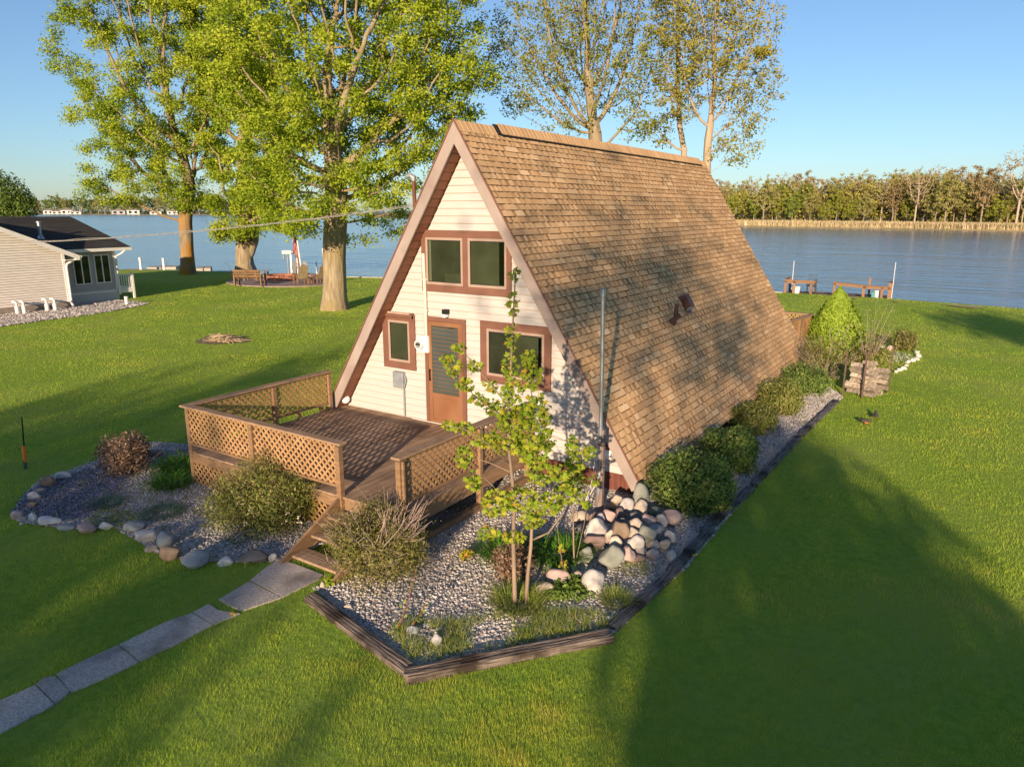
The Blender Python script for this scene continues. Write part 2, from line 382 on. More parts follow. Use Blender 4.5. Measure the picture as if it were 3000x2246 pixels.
# windows
def window(x0, x1, z0, z1, tw, sashes, name='window', cur=(), label=None, tb=None):
    t = MB(); y0, y1 = -.05, -.012; tb = tb or tw
    t.box(x0, x1, y0, y1, z1-tb, z1); t.box(x0, x1, y0, y1, z0, z0+tb)
    t.box(x0, x0+tw, y0, y1, z0+tb, z1-tb); t.box(x1-tw, x1, y0, y1, z0+tb, z1-tb)
    n = len(sashes)
    for i in range(n-1): t.box(sashes[i][1], sashes[i+1][0], y0, y1, z0+tb, z1-tb)
    w = t.build(name, M_trim, house); bevel(w, .004)
    for i, (a, b) in enumerate(sashes):
        s = MB(); f = .052; c, d = z0+tb, z1-tb
        s.box(a, b, -.042, -.016, d-f, d); s.box(a, b, -.042, -.016, c, c+f); s.box(a, a+f, -.042, -.016, c+f, d-f); s.box(b-f, b, -.042, -.016, c+f, d-f)
        so_ = s.build('sash', M_sash, w); bevel(so_, .004)
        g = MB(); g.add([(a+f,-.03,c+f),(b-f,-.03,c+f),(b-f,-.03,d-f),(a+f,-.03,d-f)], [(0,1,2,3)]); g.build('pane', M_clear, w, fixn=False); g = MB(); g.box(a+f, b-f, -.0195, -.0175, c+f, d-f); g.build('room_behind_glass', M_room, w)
        W_ = b-a-2*f; H_ = d-c-2*f
        for (p0, p1, q0, q1, cm) in (cur[i] if i < len(cur) else ()):
            g = MB(); g.box(a+f+W_*p0, a+f+W_*p1, -.0225, -.0197, c+f+H_*q0, c+f+H_*q1); g.build('curtain', {'c': M_curt, 'w': M_blind}[cm], w)
        k = MB()
        for xx in (a+f, b-f-.012): k.box(xx, xx+.012, -.033, -.029, c+f, d-f)
        k.box(a+f, b-f, -.033, -.0295, d-f-.012, d-f); k.box(a+f, b-f, -.033, -.0295, c+f, c+f+.012); k.build('glazing_gasket', M_black, w)
    return w
window(-1.085, 1.0, 3.296, 4.468, .1, [(-.985,-.085),(.03,.905)], cur=[((.0,.09,0,1,'c'),(.5,.97,.0,.22,'w')),((.0,1.,.02,1,'w'),(.84,1.,0,1,'c'))], tb=.135)
window(.302, 1.85, 1.645, 2.822, .14, [(.442,1.71)], cur=[((.42,.98,.0,.97,'w'),(.93,1.,0,1,'c'))])
lw = window(-2.192, -1.322, 1.645, 2.796, .145, [(-2.047,-1.467)], cur=[((.0,1.,.0,1.,'w'),)])
aw = MB(); aw.cyl((-2.2,-.085,2.75), (-1.34,-.085,2.75), .028, n=10); aw.box(-2.2,-2.17,-.1,-.045,2.7,2.83); aw.box(-1.37,-1.34,-.1,-.045,2.7,2.83); aw.build('awning_roller', M_trim, lw)
ab = MB(); ab.box(-2.14,-1.42,-.075,-.05,2.785,2.83); ab.build('awning_headrail', M_sash, lw)
# door
dr = MB(); dx0, dx1, dz0, dz1 = -1.062, -.047, .632, 2.80
dr.box(dx0, dx0+.085, -.055, -.012, dz0, dz1-.085); dr.box(dx1-.085, dx1, -.055, -.012, dz0, dz1-.085); dr.box(dx0, dx1, -.055, -.012, dz1-.085, dz1)
door = dr.build('door', M_trim, house); bevel(door, .004)
lf = MB(); a, b, c, d = dx0+.088, dx1-.088, dz0+.012, dz1-.09; f = .085
lf.box(a, a+f, -.05, -.018, c, d); lf.box(b-f, b, -.05, -.018, c, d); lf.box(a+f, b-f, -.05, -.018, d-f, d); lf.box(a+f, b-f, -.05, -.018, c, c+.07); lf.box(a+f, b-f, -.05, -.018, c+.52, c+.62)
lf.box(a+f, b-f, -.04, -.02, c+.07, c+.52)
bevel(lf.build('storm_door', M_door, door), .004)
gp = MB(); gp.box(a+f, b-f, -.026, -.02, c+.62, d-f); gp.build('pane', mat('door_interior_glass', (.09,.1,.085), (.03,.035,.03), 2.2, (1,1,.25), rough=.08, spec=.5), door)
js = MB(); zq = c+.66
while zq < d-f-.05: js.obox(((a+b)/2, -.034, zq), ((b-a)/2-f, 0, 0), (0, .006, .034), (0, -.0022, .0006)); zq += .083
js.build('jalousie_slats', M_jal, door)
jr = MB(); zq = c+.66
while zq < d-f-.05: jr.box(a+f, b-f, -.043, -.038, zq+.03, zq+.037); zq += .083
jr.build('slat_rails', M_door, door)
hn = MB(); hn.box(a+.03, a+.055, -.09, -.075, c+.86, c+1.1); hn.box(a+.03, a+.055, -.075, -.05, c+.87, c+.9); hn.box(a+.03, a+.055, -.075, -.05, c+1.06, c+1.09); hn.build('handle', M_black, door)
ds = MB(); ds.box(dx0-.4, dx1+1.3, -.05, -.017, .585, .63); ds.build('threshold', M_white, house)
# lights, meter, conduit, junction box
def zz2(a, b): return ((950+.3623*a)/K, (830+.3623*b)/K)
p = PY(*zz2(980, 240), -.08); lt = MB(); lt.box(p[0]-.06, p[0]+.05, -.12, -.012, p[2]-.02, p[2]+.07); lt.box(p[0]-.045, p[0]+.035, -.14, -.05, p[2]-.08, p[2]-.02, 1)
lt.build('door_light', [M_black, M_globe], house)
for (u, v), sd in ((zz2(172, 935), -1), ((1314, 980), 1)):
    p = PY(u, v, -.14); g = MB(); g.sphere((p[0], -.14, p[2]), .1, 16); gl = None
    br = MB(); br.cyl((p[0], -.14, p[2]+.07), (p[0], -.14, p[2]+.15), .05, .065, n=12); br.box(p[0]-.06, p[0]+.06, -.14, -.01, p[2]+.13, p[2]+.2)
    fx = br.build('globe_light', M_soffit, house); g.build('globe', M_globe, fx, smooth=True)
p = PY(*zz2(770, 490), -.12); mt = MB(); mt.box(p[0]-.05, p[0]+.2, -.1, -.012, p[2]-.17, p[2]+.17)
mtr = mt.build('electric_meter', M_white, house); bevel(mtr, .01)
md = MB(); md.cyl((p[0]+.03,-.1,p[2]), (p[0]+.03,-.2,p[2]), .1, .095, n=20); md.build('meter_dial', M_globe, mtr)
m2 = MB(); m2.cyl((p[0]+.03,-.2,p[2]), (p[0]+.03,-.212,p[2]), .07, n=16); m2.box(p[0]-.02, p[0]+.08, -.216, -.21, p[2]-.01, p[2]+.03, 1); m2.build('meter_face', [M_grey, M_black], mtr)
cx = p[0]+.13; top = PY(910, 514, -.06)
cd = MB(); cd.tube([(cx,-.06,p[2]+.16),(cx+.0,-.06,3.2),(cx-.02,-.06,min(top[2], hw(0)*0+4.02))], .032, 10)
for q in (2.9, 3.5): cd.box(cx-.055, cx+.055, -.075, -.012, q, q+.03)
cd.build('conduit', mat('cream_conduit', (.68,.6,.5), (.62,.54,.45), 5, rough=.5), house, smooth=False)
wm = PY(897, 430, -.06); w2 = PY(893, 384, -.06); ms = MB(); mz0 = H-abs(wm[0])/KK-.1
ms.cyl((wm[0],-.06,mz0), (w2[0],-.06,w2[2]-.05), .038, n=10)
mast = ms.build('service_mast', M_rust, house); mh = MB(); mh.tube([(w2[0],-.06,w2[2]-.06),(w2[0],-.06,w2[2]),(w2[0]-.05,-.1,w2[2]+.05),(w2[0]-.12,-.12,w2[2]+.02)], [.05,.055,.05,.035], 10); mh.build('weatherhead', M_grey, mast)
MASTP = (w2[0], -.06, w2[2]-.52)
p = PY(*zz2(605, 778), -.06); jb = MB(); jb.box(p[0]-.14, p[0]+.14, -.11, -.012, p[2]-.17, p[2]+.17); jbo = jb.build('junction_box', M_grey, house); bevel(jbo, .012)
jc = MB(); jc.cyl((p[0]+.11,-.05,p[2]-.16), (p[0]+.11,-.05,.64), .02, n=8); jc.tube([(p[0]+.16,-.06,p[2]+.1),(p[0]+.19,-.06,p[2]),(p[0]+.13,-.06,p[2]-.14)], .015, 6); jc.build('box_conduit', M_grey, jbo)
# ------------------------------------------------------------------ front deck
M_deck = mat('weathered_deck_board', (.25,.16,.1), (.38,.26,.17), 2.2, (9,.45,9), rough=.85, bump=.3, bdist=.004, rnd=.2, c3=(.11,.072,.05), scale3=1.1, lo3=.52, hi3=.75)
M_rail = mat('weathered_rail_wood', (.21,.125,.068), (.285,.178,.1), 3, (1.5,1.5,6), rough=.8, bump=.3, bdist=.004, rnd=.13, c3=(.19,.125,.08), scale3=1.6, lo3=.5, hi3=.72)
M_cap = mat('grey_cap_rail', (.24,.155,.095), (.33,.22,.14), 4, (2,2,6), rough=.85, bump=.25, bdist=.004, rnd=.1, c3=(.19,.14,.105), scale3=1.8)
M_lat = mat('lattice_strip', (.4,.24,.115), (.32,.185,.085), 8, rough=.75, rnd=.12)
DZ = .62; DX0, DX1, DY = -3.45, 1.62, -3.8
deck = thing('front_deck', 'weathered wooden deck with lattice railing in front of the A-frame gable', 'deck', (-.9, -1.9, 0))
fl = MB(); x = DX0
while x < DX1-.02:
    w = min(.138, DX1-x); cut = random.choice([-2.6, -1.7, -1.2, -9])
    for a, b in (((DY-.03, cut), (cut+.004, -.02)) if cut > -5 else ((DY-.03, -.02),)): fl.box(x, x+w, a+random.uniform(-.006,.006), b, DZ-.035, DZ)
    x += .143
bevel(fl.build('deck_floor', M_deck, deck), .004)
rim = MB(); rim.box(DX0+.01, DX1-.01, DY, DY+.04, DZ-.235, DZ-.037); rim.box(DX0+.01, DX0+.05, DY+.04, -.06, DZ-.235, DZ-.037); rim.box(DX1-.05, DX1-.01, DY+.04, -.06, DZ-.235, DZ-.037)
rim.box(DX1-.01, DX1+.03, DY+.3, -.3, DZ-.25, DZ-.01); rim.box(DX0, .35, DY-.035, DY-.002, DZ-.2, DZ-.04)
bevel(rim.build('rim_joist', M_rail, deck), .005)
jo = MB()
for x in np.arange(-3.2, 1.5, .42): jo.box(x, x+.04, DY+.05, -.1, DZ-.22, DZ-.037)
jo.build('floor_joists', M_rail, deck)
posts = [(DX0+.05,DY-.0,-.02,1.44),(-1.62,DY-.03,.1,1.44),(.4,DY-.03,-.02,1.42),(DX0+.05,-1.95,.3,1.42),(DX0+.05,-.5,.3,1.42),(DX1-.02,DY-.02,-.02,1.42),(DX1-.02,-1.9,-.02,1.4),(DX1-.02,-.42,-.02,1.4)]
for px, py, a, b in posts:
    q = MB(); q.box(px-.045, px+.045, py-.045, py+.045, a, b); bevel(q.build('post', M_rail, deck), .006)
q = MB(); q.box(DX1-.07, DX1+.02, DY+.04, DY+.09, .3, 1.42); q.box(DX1+.03, DX1+.07, DY-.04, DY+.0, .3, 1.42); bevel(q.build('post_facing', M_rail, deck), .005)
for P in (((DX0-.06,DY-.1),(.5,DY+.06)), ((DX0-.06,DY+.065),(DX0+.11,-.42)), ((DX1-.11,DY-.1),(DX1+.06,-.3))):
    q = MB(); q.box(P[0][0], P[1][0], P[0][1], P[1][1], 1.445, 1.483); bevel(q.build('cap_rail', M_cap, deck), .008)
br = MB(); br.box(DX0+.1, .35, DY-.05, DY-.01, .76, .8); br.build('bottom_rail', M_rail, deck)
br = MB(); br.box(DX0+.03, DX0+.07, DY+.1, -.55, .76, .8)
for y in (-3.2, -2.6, -1.4, -.8): br.box(DX0+.03, DX0+.07, y, y+.09, .6, .76)
br.build('bottom_rail', M_rail, deck)
br = MB(); br.box(DX1-.04, DX1+.0, DY+.1, -.45, .74, .785); br.build('bottom_rail', M_rail, deck)
def lattice(p, q, z0, z1, parent, name='lattice_panel', pitch=.126, w=.035, m=None, frame=True):
    p = np.array(p, float); q = np.array(q, float); d = q-p; L = np.linalg.norm(d); d /= L; nn = np.array([-d[1], d[0]]); hh = z1-z0; mb = MB()
    for sg, o in ((1, .005), (-1, -.005)):
        c = -hh+.03
        while c < L+hh:
            # line a = c + sg*(z) (sg=1) or c+hh-z
            if sg > 0: a0, zA, a1, zB = c, 0., c+hh, hh
            else: a0, zA, a1, zB = c, hh, c+hh, 0.
            t0, t1 = max(0, (0-a0)/(a1-a0)), min(1, (L-a0)/(a1-a0))
            if t1-t0 > .02:
                A = p+d*(a0+(a1-a0)*t0)+nn*o; B = p+d*(a0+(a1-a0)*t1)+nn*o
                mb.beam((A[0],A[1],z0+zA+(zB-zA)*t0), (B[0],B[1],z0+zA+(zB-zA)*t1), .008, w, up=(d[0]*-sg, d[1]*-sg, 1))
            c += pitch
    # thin frame strips top and bottom
    return mb.build(name, m or M_lat, parent)
lattice((DX0+.1,DY-.03), (-1.67,DY-.03), .79, 1.445, deck); lattice((-1.57,DY-.03), (.35,DY-.03), .79, 1.445, deck)
lattice((DX0+.05,DY+.05), (DX0+.05,-2.0), .79, 1.445, deck); lattice((DX0+.05,-1.9), (DX0+.05,-.55), .79, 1.445, deck)
lattice((DX1-.02,DY+.1), (DX1-.02,-1.95), .775, 1.445, deck); lattice((DX1-.02,-1.85), (DX1-.02,-.47), .775, 1.445, deck)
lattice((DX0+.05,DY-.02), (.36,DY-.02), .02, .42, deck, 'skirt_lattice'); lattice((DX0+.02,DY), (DX0+.02,-.4), .02, .42, deck, 'skirt_lattice')
sb = MB(); sb.box(DX1-.06, DX1+.05, DY+.1, .0, -.02, .12); bevel(sb.build('ground_beam', M_rail, deck), .01)
# stair
st = MB()
for x in (.4,):
    st.prism([(DY-.03,.5),(DY-.03,.16),(-4.88,-.02),(-5.02,-.02),(-5.02,.06),(DY-.14,.6),(DY-.03,.6)], 'x', x-.02, x+.025)
stair = st.build('stair', M_rail, deck); bevel(stair, .006)
s2_ = MB(); s2_.prism([(DY-.03,.5),(DY-.03,.16),(-4.88,-.02),(-5.02,-.02),(-5.02,.06),(DY-.14,.6),(DY-.03,.6)], 'x', 1.4, 1.445); bevel(s2_.build('stringer', M_rail, stair), .006)
for y, zt in ((-4.0, .42), (-4.32, .25), (-4.68, .08)):
    q = MB(); q.box(.43, 1.39, y-.16, y-.025, zt-.04, zt); q.box(.43, 1.39, y-.015, y+.12, zt-.04, zt); bevel(q.build('tread', M_deck, stair), .006)
# ------------------------------------------------------------------ lakeside deck rail at the rear
rd = thing('rear_deck', 'small lattice railed deck at the lake end of the A-frame roof', 'deck', (3, 14.5, 0))
A = G(*z7(775,325), 1.4); B = np.array([A[0]-3.2, A[1]+.15, 1.4]); C_ = np.array([A[0]-.35, 13.0, 1.4])
for p, q in ((A, B), (A, C_)):
    lattice(p[:2], q[:2], .7, 1.34, rd, pitch=.13); lattice(p[:2], q[:2], .02, .55, rd, 'skirt_lattice', pitch=.13)
    s = MB(); s.beam((p[0],p[1],1.36), (q[0],q[1],1.36), .15, .04); s.build('cap_rail', M_cap, rd)
    s = MB(); s.beam((p[0],p[1],.6), (q[0],q[1],.6), .05, .18); s.build('rim_joist', M_rail, rd)
    for t in (0, .5, 1):
        r = p+(q-p)*t; s = MB(); s.box(r[0]-.045, r[0]+.045, r[1]-.045, r[1]+.045, 0, 1.34); s.build('post', M_rail, rd)
s = MB(); s.box(B[0], A[0]-.05, 12.98, A[1]-.05, .5, .54); s.build('deck_floor', M_deck, rd)
# ------------------------------------------------------------------ ground, path, beds
def gp(pts): return [tuple(G(u, v)[:2]) for u, v in pts]
M_lawn = mat('lawn_soil_and_grass', (.19,.29,.036), (.28,.37,.055), 9, detail=9, rough=.95, spec=.05, bump=.5, bdist=.03, c3=(.29,.35,.07), scale3=.35, lo3=.42, hi3=.66)
shore = [(-400,75),(-215,72),(-190,80),(-172,68),(-150,50),(-110,32),(-75,24)]+gp([(250,582),(392,583.5),(480,587.5),(560,591.5),(745,598.5),(830,600)])+[(-14,31.4),(-7,33.2)]+gp([(1690,632),(1925,645),(2212,667)])+[(22,30.5),(45,22),(90,5),(160,-40),(200,-120)]
lawn = sheet('lawn', shore+[(200,-160),(-400,-160)], 0, M_lawn)
LAWN_POLY = shore+[(200,-160),(-400,-160)]
M_conc = mat('old_concrete', (.64,.56,.49), (.38,.325,.28), 38, detail=12, rough=.95, spec=.1, bump=.5, bdist=.006, c3=(.24,.215,.19), scale3=1.7, lo3=.5, hi3=.68, rnd=.1)
M_rockwall = mat('pale_seawall', (.5,.46,.4), (.36,.33,.29), 3, rough=.9, bump=.4)
def z0_(a, b): return ((.5425*a)/K, (1600+.5425*b)/K)
slabs = [[(-330,985),(190,757),(295,860),(-280,1165)], [(196,752),(240,715),(300,707),(378,790),(300,856)], [(302,697),(470,615),(636,541),(750,630),(560,722),(385,793)],
 [(643,537),(900,412),(1036,366),(1146,430),(960,530),(757,628)], [(1041,362),(1128,317),(1180,352),(1295,368),(1150,428)], [(1183,292),(1346,195),(1519,282),(1310,352),(1250,330)], [(1352,189),(1430,125),(1500,78),(1590,100),(1745,160),(1725,180),(1525,279)]]
pm = MB(); PATH = []
for s in slabs:
    w = [tuple(G(*z0_(a, b))[:2]) for a, b in s]; PATH.append(w); pm.prism(w, 'z', -.05, .022)
po = pm.build('path', M_conc); po['kind'] = 'structure'
BED_R = gp([(672,1268),(900,1452),(1322,1372),(1482,1228),(1705,962),(1822,858)])+[(4.6,10.9),(3.3,11.3),(3.4,.2),(1.55,.1),(1.55,-3.72),(1.5,-4.95)]
BED_U = [(-3.5,-3.78),(1.55,-3.78),(1.55,.1),(-3.5,.1)]
BED_L = gp([(22,1112),(58,1062),(92,1032),(150,1016),(205,996),(262,960),(340,955)])+[(-3.6,-1.9),(-3.48,-3.8),(.4,-3.8),(.42,-4.95)]+gp([(605,1212),(530,1218),(480,1212),(420,1218),(335,1195),(285,1162),(240,1138),(180,1146),(90,1136),(40,1128)])
M_soil = mat('bed_soil', (.36,.33,.3), (.55,.51,.47), 34, detail=10, rough=.95, spec=.05, bump=.8, bdist=.03, c3=(.26,.22,.19), scale3=1.2)
sheet('gravel_bed_ground', BED_R, .012, M_soil); sheet('gravel_bed_ground', BED_L, .012, M_soil); sheet('gravel_bed_ground', BED_U, .010, M_soil)
M_peb = mat('mixed_pebbles', (1,1,1), (.75,.75,.76), 40, rough=.8, spec=.2, rndcol=[(.2,.18,.165), (.33,.29,.26), (.46,.42,.38), (.54,.5,.47), (.4,.4,.41), (.62,.57,.52), (.7,.67,.65), (.38,.3,.25)])
def pebbles(name, label, poly, n, size, excl=()):
    P = np.array(poly); lo, hi = P.min(0), P.max(0); pts = lo+(hi-lo)*rng.random((int(n*2.2), 2)); pts = pts[inpoly(pts, poly)]
    for e in excl: pts = pts[~inpoly(pts, e)]
    pts = pts[:n]; n = len(pts); s = size*(.55+.9*rng.random(n)**2)
    pos = np.concatenate([pts, (.008+s*.12+rng.random(n)*.008)[:, None]], 1)
    V, F = scatter(ICO1[0]*np.array([1,.78,.6]), ICO1[1], pos, frames(np.stack([rng.normal(size=n)*.35, rng.normal(size=n)*.35, np.ones(n)], 1)), s)
    o = np_mesh(name, V, F, M_peb, rnd=np.repeat(rng.random(n), len(ICO1[1])), smooth=True)
    return tag(o, label, 'gravel', kind='stuff')
pebbles('gravel', 'loose pale pebbles covering the bed right of the deck stair and along the roof', BED_R, 38000, .0215)
pebbles('gravel', 'greyish pebbles in the stone ringed bed in front of the deck', BED_L, 21000, .0215)
pebbles('gravel', 'shadowed pebbles on the ground underneath the deck', BED_U, 5000, .021)
# landscape timbers
M_tim = mat('weathered_timber', (.06,.044,.035), (.24,.195,.165), 5, (.7,9,9), detail=9, rough=.9, bump=.9, bdist=.015, c3=(.04,.028,.022), scale3=2.4, lo3=.5, hi3=.66)
M_timg = mat('grey_timber', (.05,.047,.046), (.21,.2,.195), 5, (.7,9,9), detail=9, rough=.9, bump=.9, bdist=.015, c3=(.03,.028,.026), scale3=2.6, lo3=.5, hi3=.66)
def timber(label, p, q, w, h, m, z=0., seed=0, cat='timber'):
    p = np.array(p[:2]); q = np.array(q[:2]); d = q-p; L = np.linalg.norm(d); R = random.Random(seed); n = max(8, int(L/.05))
    ang = [(-.5,0),(-.5,.8),(-.44,.97),(-.36,.93),(-.3,1.0),(-.16,1.0),(-.1,.9),(-.04,.99),(.1,1.0),(.16,.94),(.22,1.0),(.36,.99),(.45,.93),(.5,.78),(.5,.45),(.47,.38),(.5,.3),(.5,0)]
    mb = MB(); V = []
    for i in range(n+1):
        t = i/n
        for j, (a, b) in enumerate(ang):
            k = mn.noise(Vector((t*L*1.2, j*3.1, seed)))*.06+mn.noise(Vector((t*L*7, j*5.7, seed+9)))*.05
            dip = -.14*max(0, mn.noise(Vector((t*L*1.6, j*2.3, seed+40)))) if b > .6 else 0
            V.append((t*L+(R.uniform(-.05, .03) if i in (0, n) else 0), w*a*(1+k), -.02+(h+.02)*b*(1+k*(b > .5)+dip)))
    m_ = len(ang); F = [tuple(range(m_-1,-1,-1)), tuple(n*m_+k for k in range(m_))]
    for i in range(n):
        for j in range(m_-1): F.append((i*m_+j, (i+1)*m_+j, (i+1)*m_+j+1, i*m_+j+1))
    mb.add(V, F); o = mb.build('landscape_timber', m, loc=(0,0,0)); o.location = (p[0], p[1], z); o.rotation_euler = (0, 0, atan2(d[1], d[0])); return tag(o, label, cat, 'timbers edging the gravel bed')
g = lambda u, v: G(u, v, .08)
timber('brown timber with a bolt hole beside the path end', g(671,1283), g(893,1447), .18, .075, M_tim, seed=1)
timber('cracked split timber lying across the bottom corner of the bed', g(880,1453), g(1318,1366), .19, .1, M_tim, seed=3)
timber('lowest grey timber of the right bed edge, ending at the lawn corner', g(1325,1345), g(1462,1222), .14, .07, M_timg, seed=4)
timber('short rotten timber in the middle of the right bed edge', g(1452,1225), g(1532,1140), .16, .07, M_timg, seed=5)
timber('dark grey timber beside the front boxy shrub and the rock pile', g(1522,1142), g(1622,1048), .15, .08, M_timg, seed=6)
timber('long thin timber edging the lawn beside the second shrub', g(1628,1042), g(1725,940), .13, .08, M_timg, seed=7)
timber('farthest timber of the bed edge, ending near the woodpile', g(1730,935), g(1808,862), .13, .08, M_timg, seed=8)
# ------------------------------------------------------------------ lawn grass
M_grass = mat('grass_blades', (1,1,1), (.8,.85,.75), .7, detail=4, rough=.75, spec=.1, transl=.42,
   rndcol=[(.14,.3,.035), (.22,.41,.045), (.32,.49,.055), (.41,.54,.065), (.5,.57,.085), (.6,.58,.16)], c3=(1.1,.97,.95), scale3=.42, lo3=.47, hi3=.66)
def blades(name, label, pts, hgt, wid, m, lean=.5, kind='stuff', cat='grass', rnd=None, hmul=1.):
    n = len(pts); a = rng.random(n)*2*pi; l = lean*(.3+rng.random(n)); b = rng.random(n)*2*pi
    h = hgt*(.5+.8*rng.random(n))*hmul; w = wid*(.7+.6*rng.random(n))
    z = pts[:, 2] if pts.shape[1] > 2 else np.zeros(n)
    x = np.stack([np.cos(a)*w/2, np.sin(a)*w/2], 1); t = np.stack([np.cos(b)*h*l, np.sin(b)*h*l], 1)
    V = np.zeros((n, 3, 3)); V[:, 0, :2] = pts[:, :2]-x; V[:, 1, :2] = pts[:, :2]+x; V[:, 2, :2] = pts[:, :2]+t
    V[:, :2, 2] = (z-.005)[:, None]; V[:, 2, 2] = z+h*(1-.25*l)
    o = np_mesh(name, V.reshape(-1, 3), np.arange(3*n).reshape(n, 3), m, rnd=rnd); return tag(o, label, cat, kind=kind)
NB = 950000
az = YAW+(rng.random(NB)-.5)*radians(94); d = 4.2*np.exp(rng.random(NB)**.93*np.log(55/4.2))
pts = np.stack([CAM[0]+d*np.sin(az), CAM[1]+d*np.cos(az)], 1); ok = inpoly(pts, LAWN_POLY)
ctr = np.array([0, 4.])
HOUSEP = [(-3.9,-.3),(3.9,-.3),(3.9,13),(-3.9,13)]
for e in PATH+[BED_R, BED_L, BED_U, HOUSEP]:
    e2 = [tuple(np.array(p)+(np.mean(np.array(e), 0)-np.array(p))*(.07 if e in PATH else .012)) for p in e]; ok &= ~inpoly(pts, e2)
HOUSE2 = [(-45,-3),(-30.75,-3),(-30.75,7.3),(-31.9,7.4),(-31.9,10.6),(-45,10.6)]
GRAV2 = [(-32,2),(-26.6,2.3),(-27.1,6.5),(-28.5,10.3),(-32,11)]
for e in (HOUSE2, GRAV2): ok &= ~inpoly(pts, e)
pts = pts[ok]; d = d[ok]
fbm = np.array([.8*mn.noise(Vector((x*.4, y*.4, 0)))+.7*mn.noise(Vector((x*1.5, y*1.5, 3)))+.7*mn.noise(Vector((x*4.2, y*4.2, 6))) for x, y in pts[:, :2]])
blades('lawn_grass', 'short mown green grass of the lawn around the house', pts, .04, .0056*np.clip((d/8)**.85, .75, 8), M_grass, lean=.4, hmul=np.clip(1+.6*fbm, .5, 1.8), rnd=np.clip(.47+.4*fbm+rng.normal(size=len(pts))*.09, 0, 1))
# ------------------------------------------------------------------ rocks
def rm(name, c, c2, c3=None): gm = sum(c)/3; c = tuple(1.3*(x*.75+gm*.25) for x in c); c2 = tuple(1.12*(x*.75+gm*.25) for x in c2); return mat(name, c, c2, 9, detail=11, rough=.9, spec=.15, bump=.5, bdist=.012, c3=c3 or tuple(.5*x for x in c), scale3=4.5, lo3=.5, hi3=.72)
RC = dict(pale=rm('pale_stone', (.46,.42,.38), (.36,.33,.31), (.27,.25,.24)), white=rm('white_stone', (.6,.57,.53), (.48,.46,.43)), tan=rm('tan_stone', (.4,.31,.22), (.3,.23,.17), (.48,.4,.31)),
 beige=rm('beige_stone', (.48,.39,.3), (.39,.31,.24)), pink=rm('pink_stone', (.4,.27,.23), (.3,.2,.17), (.48,.37,.33)), mauve=rm('mauve_stone', (.17,.11,.1), (.24,.165,.15), (.12,.08,.075)),
 green=rm('greenish_stone', (.2,.21,.17), (.28,.29,.24), (.16,.17,.14)), blue=rm('blue_grey_stone', (.24,.27,.28), (.18,.2,.215), (.3,.33,.34)), dark=rm('dark_stone', (.075,.078,.08), (.12,.12,.12), (.16,.16,.155)), brown=rm('brown_stone', (.2,.135,.085), (.27,.19,.125)), lilac=rm('lilac_stone', (.3,.26,.27), (.24,.21,.22)))
def rk(zf, a, b, ra, rb, col, label, h=None, group=None, name='rock', rz=0., seed=None, flat=1.):
    u, v = zf(a, b); sc = (ra*.3623/K)
    g0 = G(u, v); mp_ = MPP(g0); ra *= 1.12; rb *= 1.12; rx = ra*.3623/K*mp_; rzz = rb*.3623/K*mp_*1.05
    ry = (rx+rzz)*.5; zc = (rzz*.62 if h is None else h)
    c = G(u, v, zc); return rock(name, label, c, (rx, ry, rzz), RC[col], group, seed if seed is not None else int(a*7+b), YAW*-1+rz)
GP = 'boulders of the rock pile by the flagpole'
